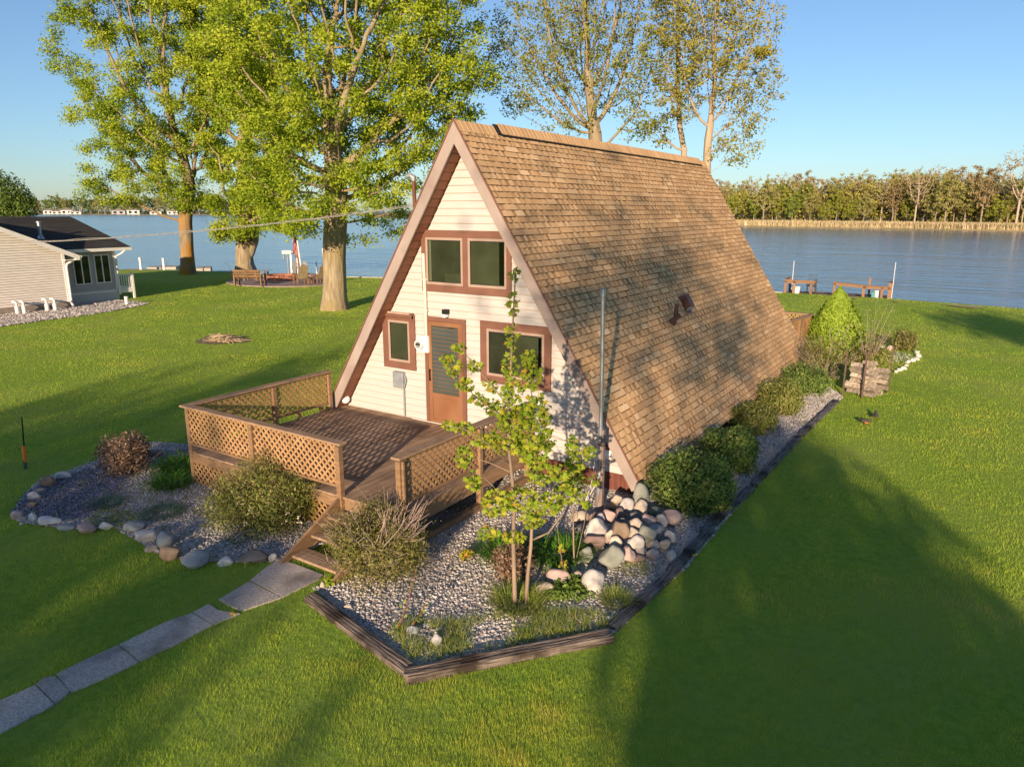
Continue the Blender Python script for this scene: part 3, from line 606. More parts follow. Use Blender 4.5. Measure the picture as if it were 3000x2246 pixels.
pile = [(1320,430,58,88,'green','tall upright grey green slab at the top back of the rock pile',.3), (1122,455,46,36,'tan','small tan stone at the back left of the rock pile',.22),
 (1205,500,62,54,'pale','round pale grey boulder behind the pile, beside the upright slab',.24), (1318,515,50,60,'beige','blocky pale cream stone in front of the upright slab',.26),
 (1092,510,58,26,'brown','flat rusty brown stone at the back of the pile by the flagpole base',.1), (1570,585,72,62,'pink','large smooth pinkish tan boulder at the right end of the pile',.16),
 (1480,615,46,62,'pale','upright pale blue grey stone beside the pinkish boulder',.18), (1378,610,60,46,'pink','rough pinkish grey stone right of the dark oval stone',.22),
 (1265,584,62,34,'dark','dark slate coloured oval stone in the middle back of the pile',.24), (1150,570,52,42,'mauve','dark rosy stone behind the centre of the pile',.22),
 (1058,585,64,48,'pink','brick pink boulder at the back left of the pile',.2), (942,588,52,40,'mauve','mauve stone next to the brick pink boulder',.14),
 (830,592,66,52,'tan','wide flat topped tan stone at the far left back of the pile',.1), (955,685,98,74,'pale','biggest round whitish boulder on the left of the pile',.22),
 (955,782,82,58,'mauve','big dark maroon boulder below the biggest whitish one',.16), (1265,652,60,48,'beige','smooth beige boulder near the centre of the pile',.3),
 (1160,640,44,46,'dark','charcoal grey stone standing in the middle of the pile',.32), (1142,702,70,70,'brown','large grey brown boulder at the very centre of the pile',.34),
 (1245,718,46,40,'beige','pale orange stone against the central grey brown boulder',.28), (1370,730,80,68,'green','big dark teal green boulder right of centre in the pile',.26),
 (1445,692,62,40,'blue','flat blue grey stone behind the teal green boulder',.16), (1562,748,62,46,'pale','rough pale pinkish white stone at the right front of the pile',.1),
 (1285,805,70,58,'pale','oval speckled pale boulder below the teal green boulder',.2), (1070,757,42,58,'beige','narrow cream stone wedged right of the maroon boulder',.24),
 (1122,807,56,55,'beige','angular peach stone in the front middle of the pile',.24), (1410,817,54,40,'beige','pale cream and rust stone at the front right of the pile',.1),
 (1507,815,50,42,'tan','small rounded sandy stone at the front right corner of the pile',.1), (1210,887,56,64,'pink','grey pink stone in front of the angular peach stone',.16),
 (1085,922,98,86,'green','largest olive boulder at the front of the rock pile',.2), (1410,892,48,46,'lilac','lilac grey round stone at the front of the pile',.08),
 (1305,932,54,34,'mauve','low reddish brown stone at the front edge of the pile',.05), (882,892,64,62,'green','grey green boulder half hidden in the lily leaves',.1),
 (1562,905,44,46,'blue','bluish stone alone at the lower right of the pile',.06), (812,690,62,46,'dark','dark slate boulder at the left edge of the pile',.1),
 (1500,772,56,32,'dark','dark flat stone between the teal boulder and the rough pale one',.08), (998,607,36,40,'lilac','small grey stone between the mauve and brick pink ones',.26),
 (1440,540,56,42,'green','shaded green stone under the edge of the front shrub',.08), (1300,862,50,40,'lilac','blue lilac stone under the oval speckled boulder',.1)]
for a, b, ra, rb, c, l, h in pile: rk(z6, a, b, ra, rb, c, l, h, GP)
under = MB()                                      # low heap of gravel that the pile rests on
rk(z6, 635,1082,98,72,'pink','pink boulder with a white vein beside the saplings'); rk(z6, 540,1182,74,60,'tan','rounded brown tan boulder right of the twin stem sapling')
rk(z6, 955,1112,98,92,'pale','triangular grey boulder standing alone in front of the rock pile', seed=5); rk(z6, 785,1072,56,46,'tan','tan rock behind the small seedling by the pink boulder')
rk(z6, 1055,1412,24,20,'white','small white stone near the corner of the timbers'); rk(z5, 1330,1318,46,54,'pale','egg shaped pale stone in the weeds behind the bottom timber')
rk(z5, 1140,1228,55,38,'blue','grey stone sunk in weeds behind the left timber'); rk(z5, 405,862,24,34,'tan','tan stone under the shrub at the path edge'); rk(z5, 602,1040,28,22,'beige','small beige stone against the brown timber')
GL = 'stones ringing the bed left of the path'
for a, b, ra, rb, c, l in [(395,580,62,54,'brown','dark brown round boulder at the far left of the stone ring'), (515,537,62,36,'pale','pale grey flat topped boulder beside the dark brown round one'),
 (330,652,46,22,'tan','low tan stone between the dark boulder and the round pale one'), (272,706,46,44,'pale','round pale stone on the left side of the ring'), (265,772,48,24,'brown','flat brown slab lying on the left side of the ring'),
 (140,852,50,34,'lilac','grey stone at the leftmost tip of the ring'), (262,872,28,36,'white','narrow whitish stone by the leftmost tip of the ring'), (395,897,88,36,'white','long flat white stone with a broken end in the ring'),
 (540,947,62,28,'blue','low blue grey stone right of the long white one'), (695,962,70,44,'pink','pinkish grey boulder standing out of the ring onto the lawn'), (860,942,56,32,'white','bright white angular stone in the ring'),
 (1092,942,98,40,'blue','long slanting slate blue slab in the ring'), (1187,1022,96,54,'pale','large pale grey split boulder in the ring'), (1335,1052,72,64,'blue','tilted blue boulder leaning on the pale split one'),
 (1220,1117,50,32,'tan','small tan stone in front of the tilted blue boulder'), (1380,1162,98,60,'brown','large brown and tan dome shaped boulder in the ring'), (1600,1207,110,66,'blue','largest smooth blue grey boulder of the ring'),
 (1825,1224,66,38,'white','white dome stone between the big blue and the dark boulders'), (2062,1187,122,46,'dark','long dark boulder with a white scratch near the path'), (745,472,56,20,'lilac','thin lilac stone at the back of the ring by the dry shrub'),
 (1390,332,46,28,'pale','pale stone at the back of the bed beside the deck corner'), (1232,352,72,32,'mauve','mauve flat rock behind the green clump'), (1470,322,36,20,'lilac','little lilac stone tucked against the deck corner'), (940,878,22,16,'tan','tiny tan stone lying loose on the gravel'), (172,922,20,10,'white','tiny white stone at the lower left of the ring'), (2205,1190,32,42,'pale','upright grey stone between the dark boulder and the stair')]:
    rk(z4, a, b, ra, rb, c, l, None, GL, seed=int(a+b))
GR = 'pale stones edging the lakeside bed'
for i, (a, b, r) in enumerate([(1618,640,20),(1638,668,24),(1618,692,22),(1580,706,24),(1546,718,20),(1532,745,20),(1512,770,22),(1480,784,22),(1448,798,18)]):
    rk(z7, a, b, r, r*.7, 'white', 'small whitish stone in the curved edging of the lakeside flower bed', None, GR, seed=i*5)
for i, (a, b, r, l) in enumerate([(1222,598,26,'whitish stone at the back of the lakeside bed, left of the pink one'),(1345,600,22,'small pale stone at the back of the lakeside bed'),(1392,610,32,'pinkish stone at the back of the lakeside bed')]):
    rk(z7, a, b, r, r*.7, 'white' if i != 2 else 'pink', l, None, GR, seed=i*9+2)
# ------------------------------------------------------------------ shrubs and plants
def leafmat(name, cols, transl=.3, rough=.6, gain=1.75):
    cols = [tuple(min(.8, x*gain) for x in q) for q in cols]
    return mat(name, (1,1,1), (.85,.87,.85), 2, rough=rough, spec=.2, transl=transl, rndcol=cols)
M_twig = mat('brown_twigs', (.16,.105,.065), (.1,.065,.04), 12, rough=.9, rnd=.3)
M_gtwig = mat('grey_twigs', (.33,.26,.21), (.24,.185,.15), 12, rough=.9, rnd=.3)
L_dark = leafmat('dark_shrub_leaf', [(.04,.08,.02), (.07,.12,.024), (.1,.155,.03), (.135,.185,.04), (.2,.2,.07)])
L_olive = leafmat('olive_shrub_leaf', [(.055,.075,.016), (.1,.125,.024), (.15,.165,.036), (.195,.19,.055), (.26,.22,.09)])
L_olive2 = leafmat('yellow_olive_leaf', [(.045,.05,.012), (.085,.09,.02), (.13,.125,.03), (.17,.15,.055), (.2,.165,.085)])
L_arb = leafmat('arborvitae_spray', [(.075,.13,.012), (.125,.19,.018), (.17,.235,.022), (.22,.275,.035)], .25)
L_brown = leafmat('dry_brown_leaf', [(.06,.035,.022), (.1,.06,.038), (.15,.095,.06), (.2,.14,.1)], .1)
def foliage_pts(blobs, n, shell=.4, lump=.22, seed=0):
    """points through a lumpy union of ellipsoids, denser towards the outside, with outward directions"""
    P = []; N = []; w = np.array([b[3]*b[4]*b[5] for b in blobs])**.66; w /= w.sum()
    for b, q in zip(blobs, w):
        k = int(n*q); d = rng.normal(size=(k, 3)); d /= np.linalg.norm(d, axis=1)[:, None]
        lf = np.array([1+lump*mn.noise(Vector(x*2.1)+Vector((seed*3.7, b[0], b[1])))+lump*.7*mn.noise(Vector(x*5.3)+Vector((seed, 7, 1))) for x in d])
        r = rng.random(k)**shell*lf; p = d*r[:, None]*np.array(b[3:6])+np.array(b[:3]); P.append(p); N.append(d)
    P = np.concatenate(P); N = np.concatenate(N); ok = P[:, 2] > .02; return P[ok], N[ok]
def shrub(name, label, cat, base, blobs, n, leaf, lm, group=None, T=LEAF_T, shell=.4, lump=.22, stems=40, sm=None, out=.8, seed=0, stem_r=.006, over=1.0, stem_name='stems'):
    base = np.array([base[0], base[1], 0.]); t = thing(name, label, cat, base, group); B = [(base[0]+b[0], base[1]+b[1], b[2], *b[3:]) for b in blobs]
    P, N = foliage_pts(B, n, shell, lump, seed); nr = N*out+rng.normal(size=N.shape)*.6+np.array([0,0,.3])
    leaves('foliage', P, leaf, lm, t, nrm=nr, T=T)
    if stems:
        S, _ = foliage_pts(B, stems, .25, lump, seed); mb = MB()
        for s in S:
            s = base+(s-base)*over; m_ = base*.45+s*.55+np.array([random.gauss(0,.04), random.gauss(0,.04), .06]); st = base+np.array([random.gauss(0,.06), random.gauss(0,.06), 0])
            mb.tube([st, m_, s], [stem_r*1.5, stem_r, stem_r*.5], 4, cap=False)
            for _ in range(3):
                q = m_+(s-m_)*random.uniform(.1,.8); e = q+np.array([random.gauss(0,.1), random.gauss(0,.1), abs(random.gauss(.08,.06))]); mb.tube([q, e], [stem_r*.7, stem_r*.35], 3, cap=False)
        mb.build(stem_name, sm or M_twig, t, fixn=False)
    return t
def vshrub(label, u, vb, hwpx, hpx, n, leaf, lm, name='shrub', cat='shrub', group=None, depth=1., lift=0., **kw):
    b = G(u, vb); m_ = MPP(b); w = hwpx*m_*1.15; h = hpx*m_*1.1; n = int(n*1.35); leaf *= 1.12; dirv = np.array([sin(YAW), cos(YAW)]); b = b+np.array([*(dirv*w*.35*depth), 0])
    bl = [(0,0,h*.42,w*.86,w*.86*depth,h*.56)]
    R = random.Random(int(u*3+vb))
    for i in range(6):
        a = R.uniform(0, 2*pi); bl.append((cos(a)*w*.5, sin(a)*w*.5*depth, h*R.uniform(.3,.62), w*R.uniform(.34,.5), w*R.uniform(.34,.5), h*R.uniform(.28,.4)))
    return shrub(name, label, cat, b, bl, n, leaf, lm, group, **kw)
GS = 'clipped shrubs along the roof edge'
_v = vshrub
def vshrub2(l, u, vb, hw_, hp_, *a, **k): return _v(l, u-12, vb-8, hw_*.8, hp_*.84, *a, **k)
vshrub('largest dark green rounded shrub next to the rock pile', 1500, 1110, 93, 126, 14000, .05, L_dark, group=GS, shell=.34, lump=.26)
vshrub2('second clipped shrub from the rock pile, half in shade', 1590, 1028, 80, 106, 11000, .05, L_dark, group=GS, shell=.36, lump=.34)
vshrub2('third clipped shrub, low and olive, with a bright shoot in front', 1640, 945, 66, 72, 8000, .05, L_olive, group=GS, shell=.38, lump=.4)
vshrub2('fourth clipped shrub from the rock pile, brownish topped', 1700, 905, 62, 88, 8500, .05, L_olive, group=GS, shell=.38, lump=.4)
vshrub2('last clipped shrub in the row, beside the woodpile', 1757, 862, 66, 76, 8500, .05, L_dark, group=GS, shell=.38, lump=.38)
vshrub('tiny bright green shoot in front of the third shrub', 1637, 940, 16, 30, 350, .06, leafmat('lime_leaf', [(.16,.22,.03),(.24,.3,.05)]), name='seedling', cat='plant', stems=6)
# conical arborvitae
b = G(1800, 768); m_ = MPP(b); hh = 146*m_; w = 65*m_; t = thing('conical_arborvitae', 'bright yellow green cone shaped arborvitae at the lake end of the house', 'evergreen', b)
n = 14000; zt = rng.random(n)**.8; a = rng.random(n)*2*pi; prof = np.clip(1.02*(1-zt**1.75)*(.72+.35*np.minimum(zt*4, 1)), .02, 1)
rr = w*prof*(.55+.45*rng.random(n)**.35)*(1+.08*np.sin(a*5+zt*9)); P = np.stack([b[0]+rr*np.cos(a), b[1]+rr*np.sin(a), .03+zt*hh], 1)
leaves('foliage', P, .085, L_arb, t, nrm=np.stack([np.cos(a)*.9, np.sin(a)*.9, .35+0*a], 1)+rng.normal(size=(n, 3))*.4)
s = MB(); s.tube([(b[0],b[1],-.02),(b[0],b[1],hh*.8)], [.07,.02], 8); s.build('trunk', M_twig, t)
vshrub('thin twiggy yellowish bush below the arborvitae cone', 1790, 822, 62, 95, 2300, .045, L_olive2, name='twiggy_bush', cat='bush', stems=70, over=1.35, stem_r=.007, sm=M_gtwig)
vshrub('tall bare stems with dry seed heads left of the lakeside bed', 1880, 800, 34, 110, 500, .05, L_olive2, name='dry_stem_clump', cat='plant', stems=26, over=1.5, stem_r=.008, sm=M_gtwig)
vshrub('low green and yellow bush just behind the woodpile', 1888, 798, 44, 48, 3000, .06, L_olive, name='low_bush', cat='bush', stems=20)
vshrub('small bronze evergreen bush at the far end of the lakeside bed', 1951, 758, 30, 46, 2500, .06, L_olive2, name='bronze_bush', cat='bush', stems=12, lump=.35)
vshrub('pale silvery mat plant in the lakeside bed', 1935, 782, 48, 18, 1500, .06, leafmat('silver_leaf', [(.2,.23,.15),(.28,.3,.2)]), name='silver_mat_plant', cat='plant', stems=0)
# front shrubs by the stair
vshrub('tangled olive shrub with pale seed heads left of the deck stair', 555, 1155, 118, 138, 17000, .048, L_olive, group='shrubs flanking the deck stair', T=NARROW_T, shell=.55, lump=.5, stems=150, over=1.15)
t = vshrub('tangled olive shrub with bare pinkish twigs on top, right of the stair', 816, 1268, 112, 158, 19000, .046, L_olive2, group='shrubs flanking the deck stair', T=NARROW_T, shell=.55, lump=.5, stems=170, over=1.18, sm=M_gtwig)
b = np.array(t['_w']); tw = MB(); q = G(885, 1250)
for i in range(90):
    s0 = np.array([b[0]+random.gauss(.2,.12), b[1]+random.gauss(.08,.12), random.uniform(.5,.7)]); e = s0+np.array([random.gauss(.12,.14), random.gauss(.05,.1), random.uniform(.2,.52)])
    tw.tube([s0, (s0+e)/2+np.array([random.gauss(0,.03),random.gauss(0,.03),.02]), e], [.006,.004,.002], 4, cap=False)
tw.build('bare_twigs', mat('pinkish_bare_twig', (.42,.31,.27), (.33,.24,.2), 8, rough=.9), t, fixn=False)
hp = MB(); p2 = []
for i in range(16):
    u, v = random.uniform(450, 660), random.uniform(1010, 1140)
    c = G(u, v, .42+.25*random.random()); p2.append(c+rng.normal(size=(9, 3))*.022)
shl = bpy.data.objects['shrub.005'] if 'shrub.005' in bpy.data.objects else None
tL = [o for o in COL.objects if o.get('label', '').startswith('tangled olive shrub with pale')][0]
leaves('seed_heads', np.concatenate(p2), .03, mat('cream_seed_head', (.62,.55,.4), (.5,.42,.3), 9, rough=.9), tL)
vshrub('small yellow leaved seedling between the left shrub and the stair', 672, 1128, 24, 92, 420, .075, leafmat('gold_leaf', [(.2,.15,.02),(.3,.22,.03),(.26,.26,.04)]), name='yellow_seedling', cat='plant', stems=10)
vshrub('dry brown dome shaped perennial at the back of the left bed', 262, 1030, 56, 90, 3600, .045, L_brown, name='dry_perennial', cat='plant', stems=240, over=1.05, sm=M_gtwig, shell=.3, stem_r=.004)
vshrub('dark bare brown shrub behind the twin stem sapling', 1105, 1262, 48, 85, 1500, .05, L_brown, name='bare_brown_shrub', cat='shrub', stems=90, over=1.0)
vshrub('low leafy weed patch in front of the pink boulder', 1225, 1290, 62, 22, 1500, .05, leafmat('weed_leaf', [(.05,.09,.015),(.09,.14,.025),(.13,.18,.03)]), name='weed_patch', cat='plant', stems=0)
# strap leaved clumps
def blade_template(n=5, w=.035, arch=1.):
    V = []; F = []
    for i in range(n+1):
        t_ = i/n; x = .75*arch*t_**1.8; z = t_*(1-.38*arch*t_**2); ww = w*(1-t_**2.2)+.002
        V += [(x, -ww, z), (x, ww, z)]
    for i in range(n): F.append((2*i, 2*i+1, 2*i+3, 2*i+2))
    return np.array(V), np.array(F)
def clump(name, label, c, rad, n, hgt, m, w=.035, arch=1., group=None, cat='plant', lie=0., seedspread=1.):
    T, TF = blade_template(5, w, arch); a = rng.random(n)*2*pi; r = np.sqrt(rng.random(n))*rad; base = np.stack([c[0]+r*np.cos(a), c[1]+r*np.sin(a), np.zeros(n)], 1)
    b2 = a+rng.normal(size=n)*.9; ln = .15+.5*rng.random(n)+lie; ca, sa = np.cos(b2), np.sin(b2); cl, sl = np.cos(ln), np.sin(ln); z = np.zeros(n)
    Rm = np.stack([np.stack([ca*cl, -sa, ca*sl], 1), np.stack([sa*cl, ca, sa*sl], 1), np.stack([-sl, z, cl], 1)], 1)
    V, F = scatter(T, TF, base, Rm, hgt*(.5+.7*rng.random(n))); o = np_mesh(name, V, F, m, loc=(c[0], c[1], 0), rnd=np.repeat(rng.random(n), len(TF)), smooth=True)
    return tag(o, label, cat, group)
L_lily = leafmat('lily_leaf', [(.03,.085,.008),(.05,.125,.012),(.07,.16,.016),(.1,.2,.03)], .35)
L_grey = leafmat('grey_green_blade', [(.05,.09,.06),(.08,.13,.085),(.11,.16,.11)], .2)
L_straw = leafmat('straw', [(.25,.19,.13),(.36,.28,.2),(.45,.37,.28)], .15)
GC = 'strap leaved lily clumps'
clump('lily_clump', 'bright green arching lily clump against the deck corner', G(395,1012), .36, 620, .42, L_lily, .022, group=GC)
clump('lily_clump', 'bright green lily clump spilling toward the dry gravel, left bed', G(372,1048), .3, 480, .36, L_lily, .022, group=GC)
clump('lily_clump', 'left of the two dark green lily clumps behind the sapling stems', G(1090,1200), .3, 420, .36, L_lily, .022, group=GC)
clump('lily_clump', 'right of the two dark green lily clumps, against the rock pile', G(1205,1200), .36, 560, .38, L_lily, .022, group=GC)
clump('grey_plant', 'spiky grey green plant with dead stalks in the middle of the left bed', G(235,1092), .2, 420, .24, L_grey, .016)
clump('grey_plant', 'low blue green mound plant left of the seed headed shrub', G(352,1110), .3, 620, .2, L_grey, .02, arch=1.2)
for i, (u, v, r, n, h, lie, l) in enumerate([(318,1058,.5,700,.45,.9,'flattened pale dead grass stalks left of the bright lily clump'), (1010,1225,.5,700,.4,1.,'matted dead grass left of the twin stem sapling'), (1195,1225,.35,320,.3,.9,'matted dead grass under the right lily clump'), (420,1100,.45,420,.35,1.,'straw coloured dead stems on the gravel before the seed headed shrub')]):
    clump('dead_grass', l, G(u,v), r, n, h, L_straw, .008, lie=lie, arch=.6)
L_weed = leafmat('weed_grass', [(.08,.13,.02),(.13,.18,.028),(.19,.22,.04),(.3,.27,.1)], .35)
clump('grass_tuft', 'tuft of long grass around the twin sapling stems', G(1120,1308), .3, 900, .3, L_weed, .012, arch=.7)
clump('grass_tuft', 'grass tuft near the corner of the right timbers', G(1330,1303), .17, 380, .25, L_weed, .012, arch=.6)
clump('grass_tuft', 'grass tuft in front of the olive boulder on the gravel', G(1370,1235), .17, 220, .18, L_weed, .01, arch=.6)
WEED = gp([(840,1370),(880,1345),(960,1345),(1080,1330),(1240,1320),(1330,1335),(1318,1362),(905,1440)])
P = np.array(WEED); pts = P.min(0)+(P.max(0)-P.min(0))*rng.random((26000, 2)); pts = pts[inpoly(pts, WEED)]; pts = pts[np.array([mn.noise(Vector((x*2.2, y*2.2, 1)))+.35*mn.noise(Vector((x*7, y*7, 4))) > rng.random()*.5-.36 for x, y in pts])]; pts = pts[:int(len(pts)*.75)]
blades('weeds', 'tall weedy grass growing inside the bottom timbers', pts, .13, .009, L_weed, lean=.8)
FLW = gp([(25,1110),(60,1066),(110,1040),(160,1030),(225,1000),(285,1030),(250,1075),(200,1120),(160,1128),(60,1124)])
P = np.array(FLW); pts = P.min(0)+(P.max(0)-P.min(0))*rng.random((12000, 2)); pts = pts[inpoly(pts, FLW)]; k = len(pts)
fl_ = leaves('ground_flowers', np.concatenate([pts, .03+.05*rng.random((k, 1))], 1), .028, mat('blue_flower', (1,1,1), rough=.8, rndcol=[(.03,.06,.025),(.05,.09,.04),(.06,.08,.2),(.09,.1,.33),(.15,.16,.42)]), nrm=np.array([0,0,1.])+rng.normal(size=(k, 3))*.4)
tag(fl_, 'creeping carpet of small blue violet flowers in the left bed', 'flowers', kind='stuff')
# patches of leafy ground cover in the beds
CVR = gp([(180,1135),(220,1100),(300,1110),(310,1150),(260,1150)])
P = np.array(CVR); pts = P.min(0)+(P.max(0)-P.min(0))*rng.random((2200, 2)); pts = pts[inpoly(pts, CVR)]; k = len(pts)
tag(leaves('ground_cover', np.concatenate([pts, .02+.04*rng.random((k, 1))], 1), .03, L_weed, nrm=np.array([0,0,1.])+rng.normal(size=(k, 3))*.5), 'low leafy ground cover between the ring stones', 'ground cover', kind='stuff')
# weeds and straw scattered through the gravel
W_ = []
for poly, nn in ((BED_R, 70), (BED_L, 45)):
    P = np.array(poly)
    while nn:
        q = P.min(0)+(P.max(0)-P.min(0))*rng.random(2)
        if inpoly(q[None], poly)[0] and inpoly(q[None]*np.array([1,1])+np.array([[0,.25]]), poly)[0]: W_.append(q+rng.normal(size=(int(rng.integers(8, 60)), 2))*rng.uniform(.02, .1)); nn -= 1
blades('gravel_weeds', 'small weed tufts coming up through the gravel beds', np.concatenate(W_), .09, .009, L_weed, lean=1.1, cat='weeds')
W_ = []
for poly, nn in ((BED_R, 900), (BED_L, 900)):
    P = np.array(poly); q = P.min(0)+(P.max(0)-P.min(0))*rng.random((nn*2, 2)); W_.append(q[inpoly(q, poly)][:nn])
W_ = np.concatenate(W_); W_ = np.concatenate([W_, np.full((len(W_), 1), .035)], 1)
blades('straw_litter', 'dry straw and leaf litter lying on the gravel', W_, .16, .007, L_straw, lean=2.6, cat='litter')
# dandelions
for i, (u, v, l) in enumerate([(502,1322,'yellow dandelion at the gap in the concrete path'), (1502,1198,'yellow dandelion beside the short rotten timber')]):
    c = G(u, v, .05); t = MB()
    for k in range(4): t.sphere((c[0]+random.gauss(0,.025), c[1]+random.gauss(0,.02), .05), .018, 8, sq=(1,1,.5))
    tag(t.build('dandelion', mat('dandelion_yellow', (.75,.5,.02), rough=.8), loc=(c[0],c[1],0)), l, 'flower')
# ------------------------------------------------------------------ saplings
HF = np.array([FW[0], FW[1], 0.])/np.linalg.norm(FW[:2])
def VPL(u, v, base, off=0.):
    r = ray(u, v); t = ((np.array(base)-CAM)@HF+off)/(r@HF); return CAM+r*t
half = [(0,0),(.14,-.04),(.36,-.06),(.30,.08),(.56,.16),(.42,.26),(.62,.52),(.36,.46),(.30,.54),(.14,.46),(.20,.66),(.09,.72),(0,.98)]
MP2 = half+[(-x, y) for x, y in half[-2:0:-1]]
MAPLE_T = [(0,.3,.0)]+[(x, y, -.18*abs(x)-.1*y*y) for x, y in MP2]; MAPLE_F = [(0, i+1, (i+1) % len(MP2)+1) for i in range(len(MP2))]
L_maple = leafmat('sapling_maple_leaf', [(.1,.17,.014),(.14,.215,.018),(.19,.24,.02),(.25,.26,.024),(.34,.27,.03),(.3,.17,.03)], .4, .55)
M_sapbark = mat('sapling_bark', (.3,.22,.16), (.2,.15,.11), 10, (1,1,.3), rough=.85, bump=.2, bdist=.004)
def maple_leaves(name, cl, base, size, parent, m=L_maple, bias=.0):
    P = []
    for u, v, ru, rv, n in cl:
        n = int(n*4.4)
        for _ in range(n):
            a = random.uniform(0, 2*pi); r = sqrt(random.random()); P.append(VPL(u+ru*r*cos(a), v+rv*r*sin(a), base, random.gauss(0, 1)*(ru+rv)*.5*MPP(base)*.8))
    P = np.array(P); n = len(P)
    ydir = np.stack([rng.normal(size=n), rng.normal(size=n), -.55+.35*rng.normal(size=n)], 1); ydir /= np.linalg.norm(ydir, axis=1)[:, None]
    nr = np.stack([rng.normal(size=n)*.55+.25, rng.normal(size=n)*.55-.45, .7+.3*rng.random(n)], 1); x = np.cross(ydir, nr); x /= np.linalg.norm(x, axis=1)[:, None]; nr = np.cross(x, ydir)
    V, F = scatter(MAPLE_T, MAPLE_F, P, np.stack([x, ydir, nr], 2), size*(.55+.7*rng.random(n)))
    return np_mesh(name, V, F, m, rnd=np.repeat(np.clip(rng.normal(size=n)*.2+.42+bias, 0, 1), len(MAPLE_F)), parent=parent)
def stemline(mb, base, pts, r0, r1, n=7):
    P = [VPL(p[0], p[1], base, p[2] if len(p) > 2 else 0) for p in pts]; Q = []
    for i in range(len(P)-1):
        for t in (0, .5): Q.append(P[i]*(1-t)+P[i+1]*t)
    Q.append(P[-1]); mb.tube(Q, list(np.linspace(r0, r1, len(Q))), n)
B1 = G(1112, 1310); sp = thing('maple_sapling', 'tall twin stemmed young maple sapling in front of the deck rail', 'sapling', B1)
mb = MB()
stemline(mb, B1, [(1113,1314),(1111,1250),(1109,1180),(1110,1100),(1107,1040),(1098,960),(1098,880),(1103,800),(1107,720),(1110,660),(1114,588)], .032, .006)
stemline(mb, B1, [(1136,1302,.05),(1140,1240,.05),(1147,1180,.05),(1149,1130,.05),(1153,1080,.1),(1151,1000,.12),(1150,900,.1),(1148,840,.1),(1142,765,.1)], .027, .005)
mb.build('trunk', M_sapbark, sp, smooth=True)
mb = MB()
for pts, r in (([(1152,1165,.05),(1185,1150,-.05),(1212,1115,-.1),(1228,1080,-.1)], .014), ([(1098,905),(1060,880,.1),(1020,850,.15),(985,805,.2),(962,768,.2)], .009), ([(1100,880),(1065,835,-.1),(1030,795,-.1),(988,742,-.1)], .008),
               ([(1100,1000),(1050,955,-.2),(1000,925,-.25),(962,920,-.3)], .009), ([(1104,1020),(1060,1000,.2),(1010,985,.3)], .009), ([(1151,1000,.1),(1180,960,.1),(1195,930,.1)], .008), ([(1108,1080),(1075,1060,-.1),(1045,1030,-.2)], .008),
               ([(1150,1060,.1),(1180,1040,.2),(1205,1015,.3)], .008), ([(1110,1110),(1080,1120,-.2),(1050,1150,-.3)], .007), ([(1150,940,.1),(1170,890,.2),(1160,830,.2)], .008)): stemline(mb, B1, pts, r, .003, 6)
mb.build('branches', M_sapbark, sp, smooth=True)
CL1 = [(1114,592,9,16,5),(1109,655,13,26,8),(1106,722,15,24,8),(1103,765,10,20,3),(1102,795,18,24,12),(1142,775,16,22,16),(1148,815,22,28,26),(1106,845,24,30,26),(1070,880,26,20,16),(1035,862,22,14,10),(1005,830,18,16,11),(980,795,18,18,12),(964,772,14,12,9),(1060,832,20,14,9),(1025,790,18,14,9),(992,748,14,12,8),
 (1115,905,40,34,60),(1158,890,30,40,46),(1088,950,36,30,38),(1148,965,40,36,60),(1182,945,18,26,20),(1168,1020,32,26,30),(1045,950,24,16,14),(1000,922,26,12,14),(970,915,16,10,9),(1000,985,18,24,15),(1022,1035,18,22,12),(1072,1085,34,30,40),(1128,1075,36,30,40),(1180,1085,32,26,32),(1055,1150,26,16,16),(1110,1160,26,14,16),(1150,1120,26,20,20),(1225,1065,22,22,20),(1205,1020,20,18,14)]
maple_leaves('leaves', CL1, B1, .058, sp)
B2 = G(1240, 1222); s2 = thing('maple_sapling', 'slim single stemmed maple sapling right of the twin stemmed one', 'sapling', B2)
mb = MB(); stemline(mb, B2, [(1241,1226),(1239,1180),(1238,1110),(1235,1050),(1239,990),(1238,942)], .014, .005); stemline(mb, B2, [(1237,1040),(1255,1000,.1),(1275,968,.1)], .007, .003, 6); stemline(mb, B2, [(1243,1215),(1262,1130,.1),(1268,1090,.1)], .006, .003, 5)
mb.build('trunk', M_sapbark, s2, smooth=True)
maple_leaves('leaves', [(1236,962,15,22,20),(1240,1005,20,22,24),(1242,1040,24,20,24),(1272,975,16,16,14),(1255,1070,14,18,9),(1215,1050,18,14,9),(1268,1090,8,8,4),(1285,1035,12,14,7)], B2, .057, s2, bias=-.05)
B3 = G(1222, 1252); s3 = thing('yellow_seedling', 'thin seedling with a few yellow leaves above the pink boulder', 'plant', B3)
mb = MB(); stemline(mb, B3, [(1222,1262),(1216,1225),(1209,1180),(1202,1125)], .006, .003, 5); mb.build('stem', M_sapbark, s3)
maple_leaves('leaves', [(1216,1225,10,16,8),(1225,1260,10,12,6),(1240,1248,9,12,6),(1212,1185,6,10,3)], B3, .05, s3, bias=.3)
for u, v, l, cls in [(1003,1210,'little golden maple seedling beside the dead grass',[(1003,1200,10,12,10),(1012,1192,10,8,8)]), (700,1262,'pale green seedling by the path under the right shrub',[(712,1262,10,16,10),(708,1275,8,8,6)]), (930,1150,'light green leafy shoot at the right edge of the right shrub',[(935,1150,14,16,11),(922,1175,9,14,7)])]:
    b = G(u, v); s = thing('maple_seedling', l, 'plant', b); mb = MB(); stemline(mb, b, [(u, v+4), (u+2, v-30)], .005, .002, 5); mb.build('stem', M_sapbark, s); maple_leaves('leaves', cls, b, .05, s, bias=.35 if u == 1003 else -.05)
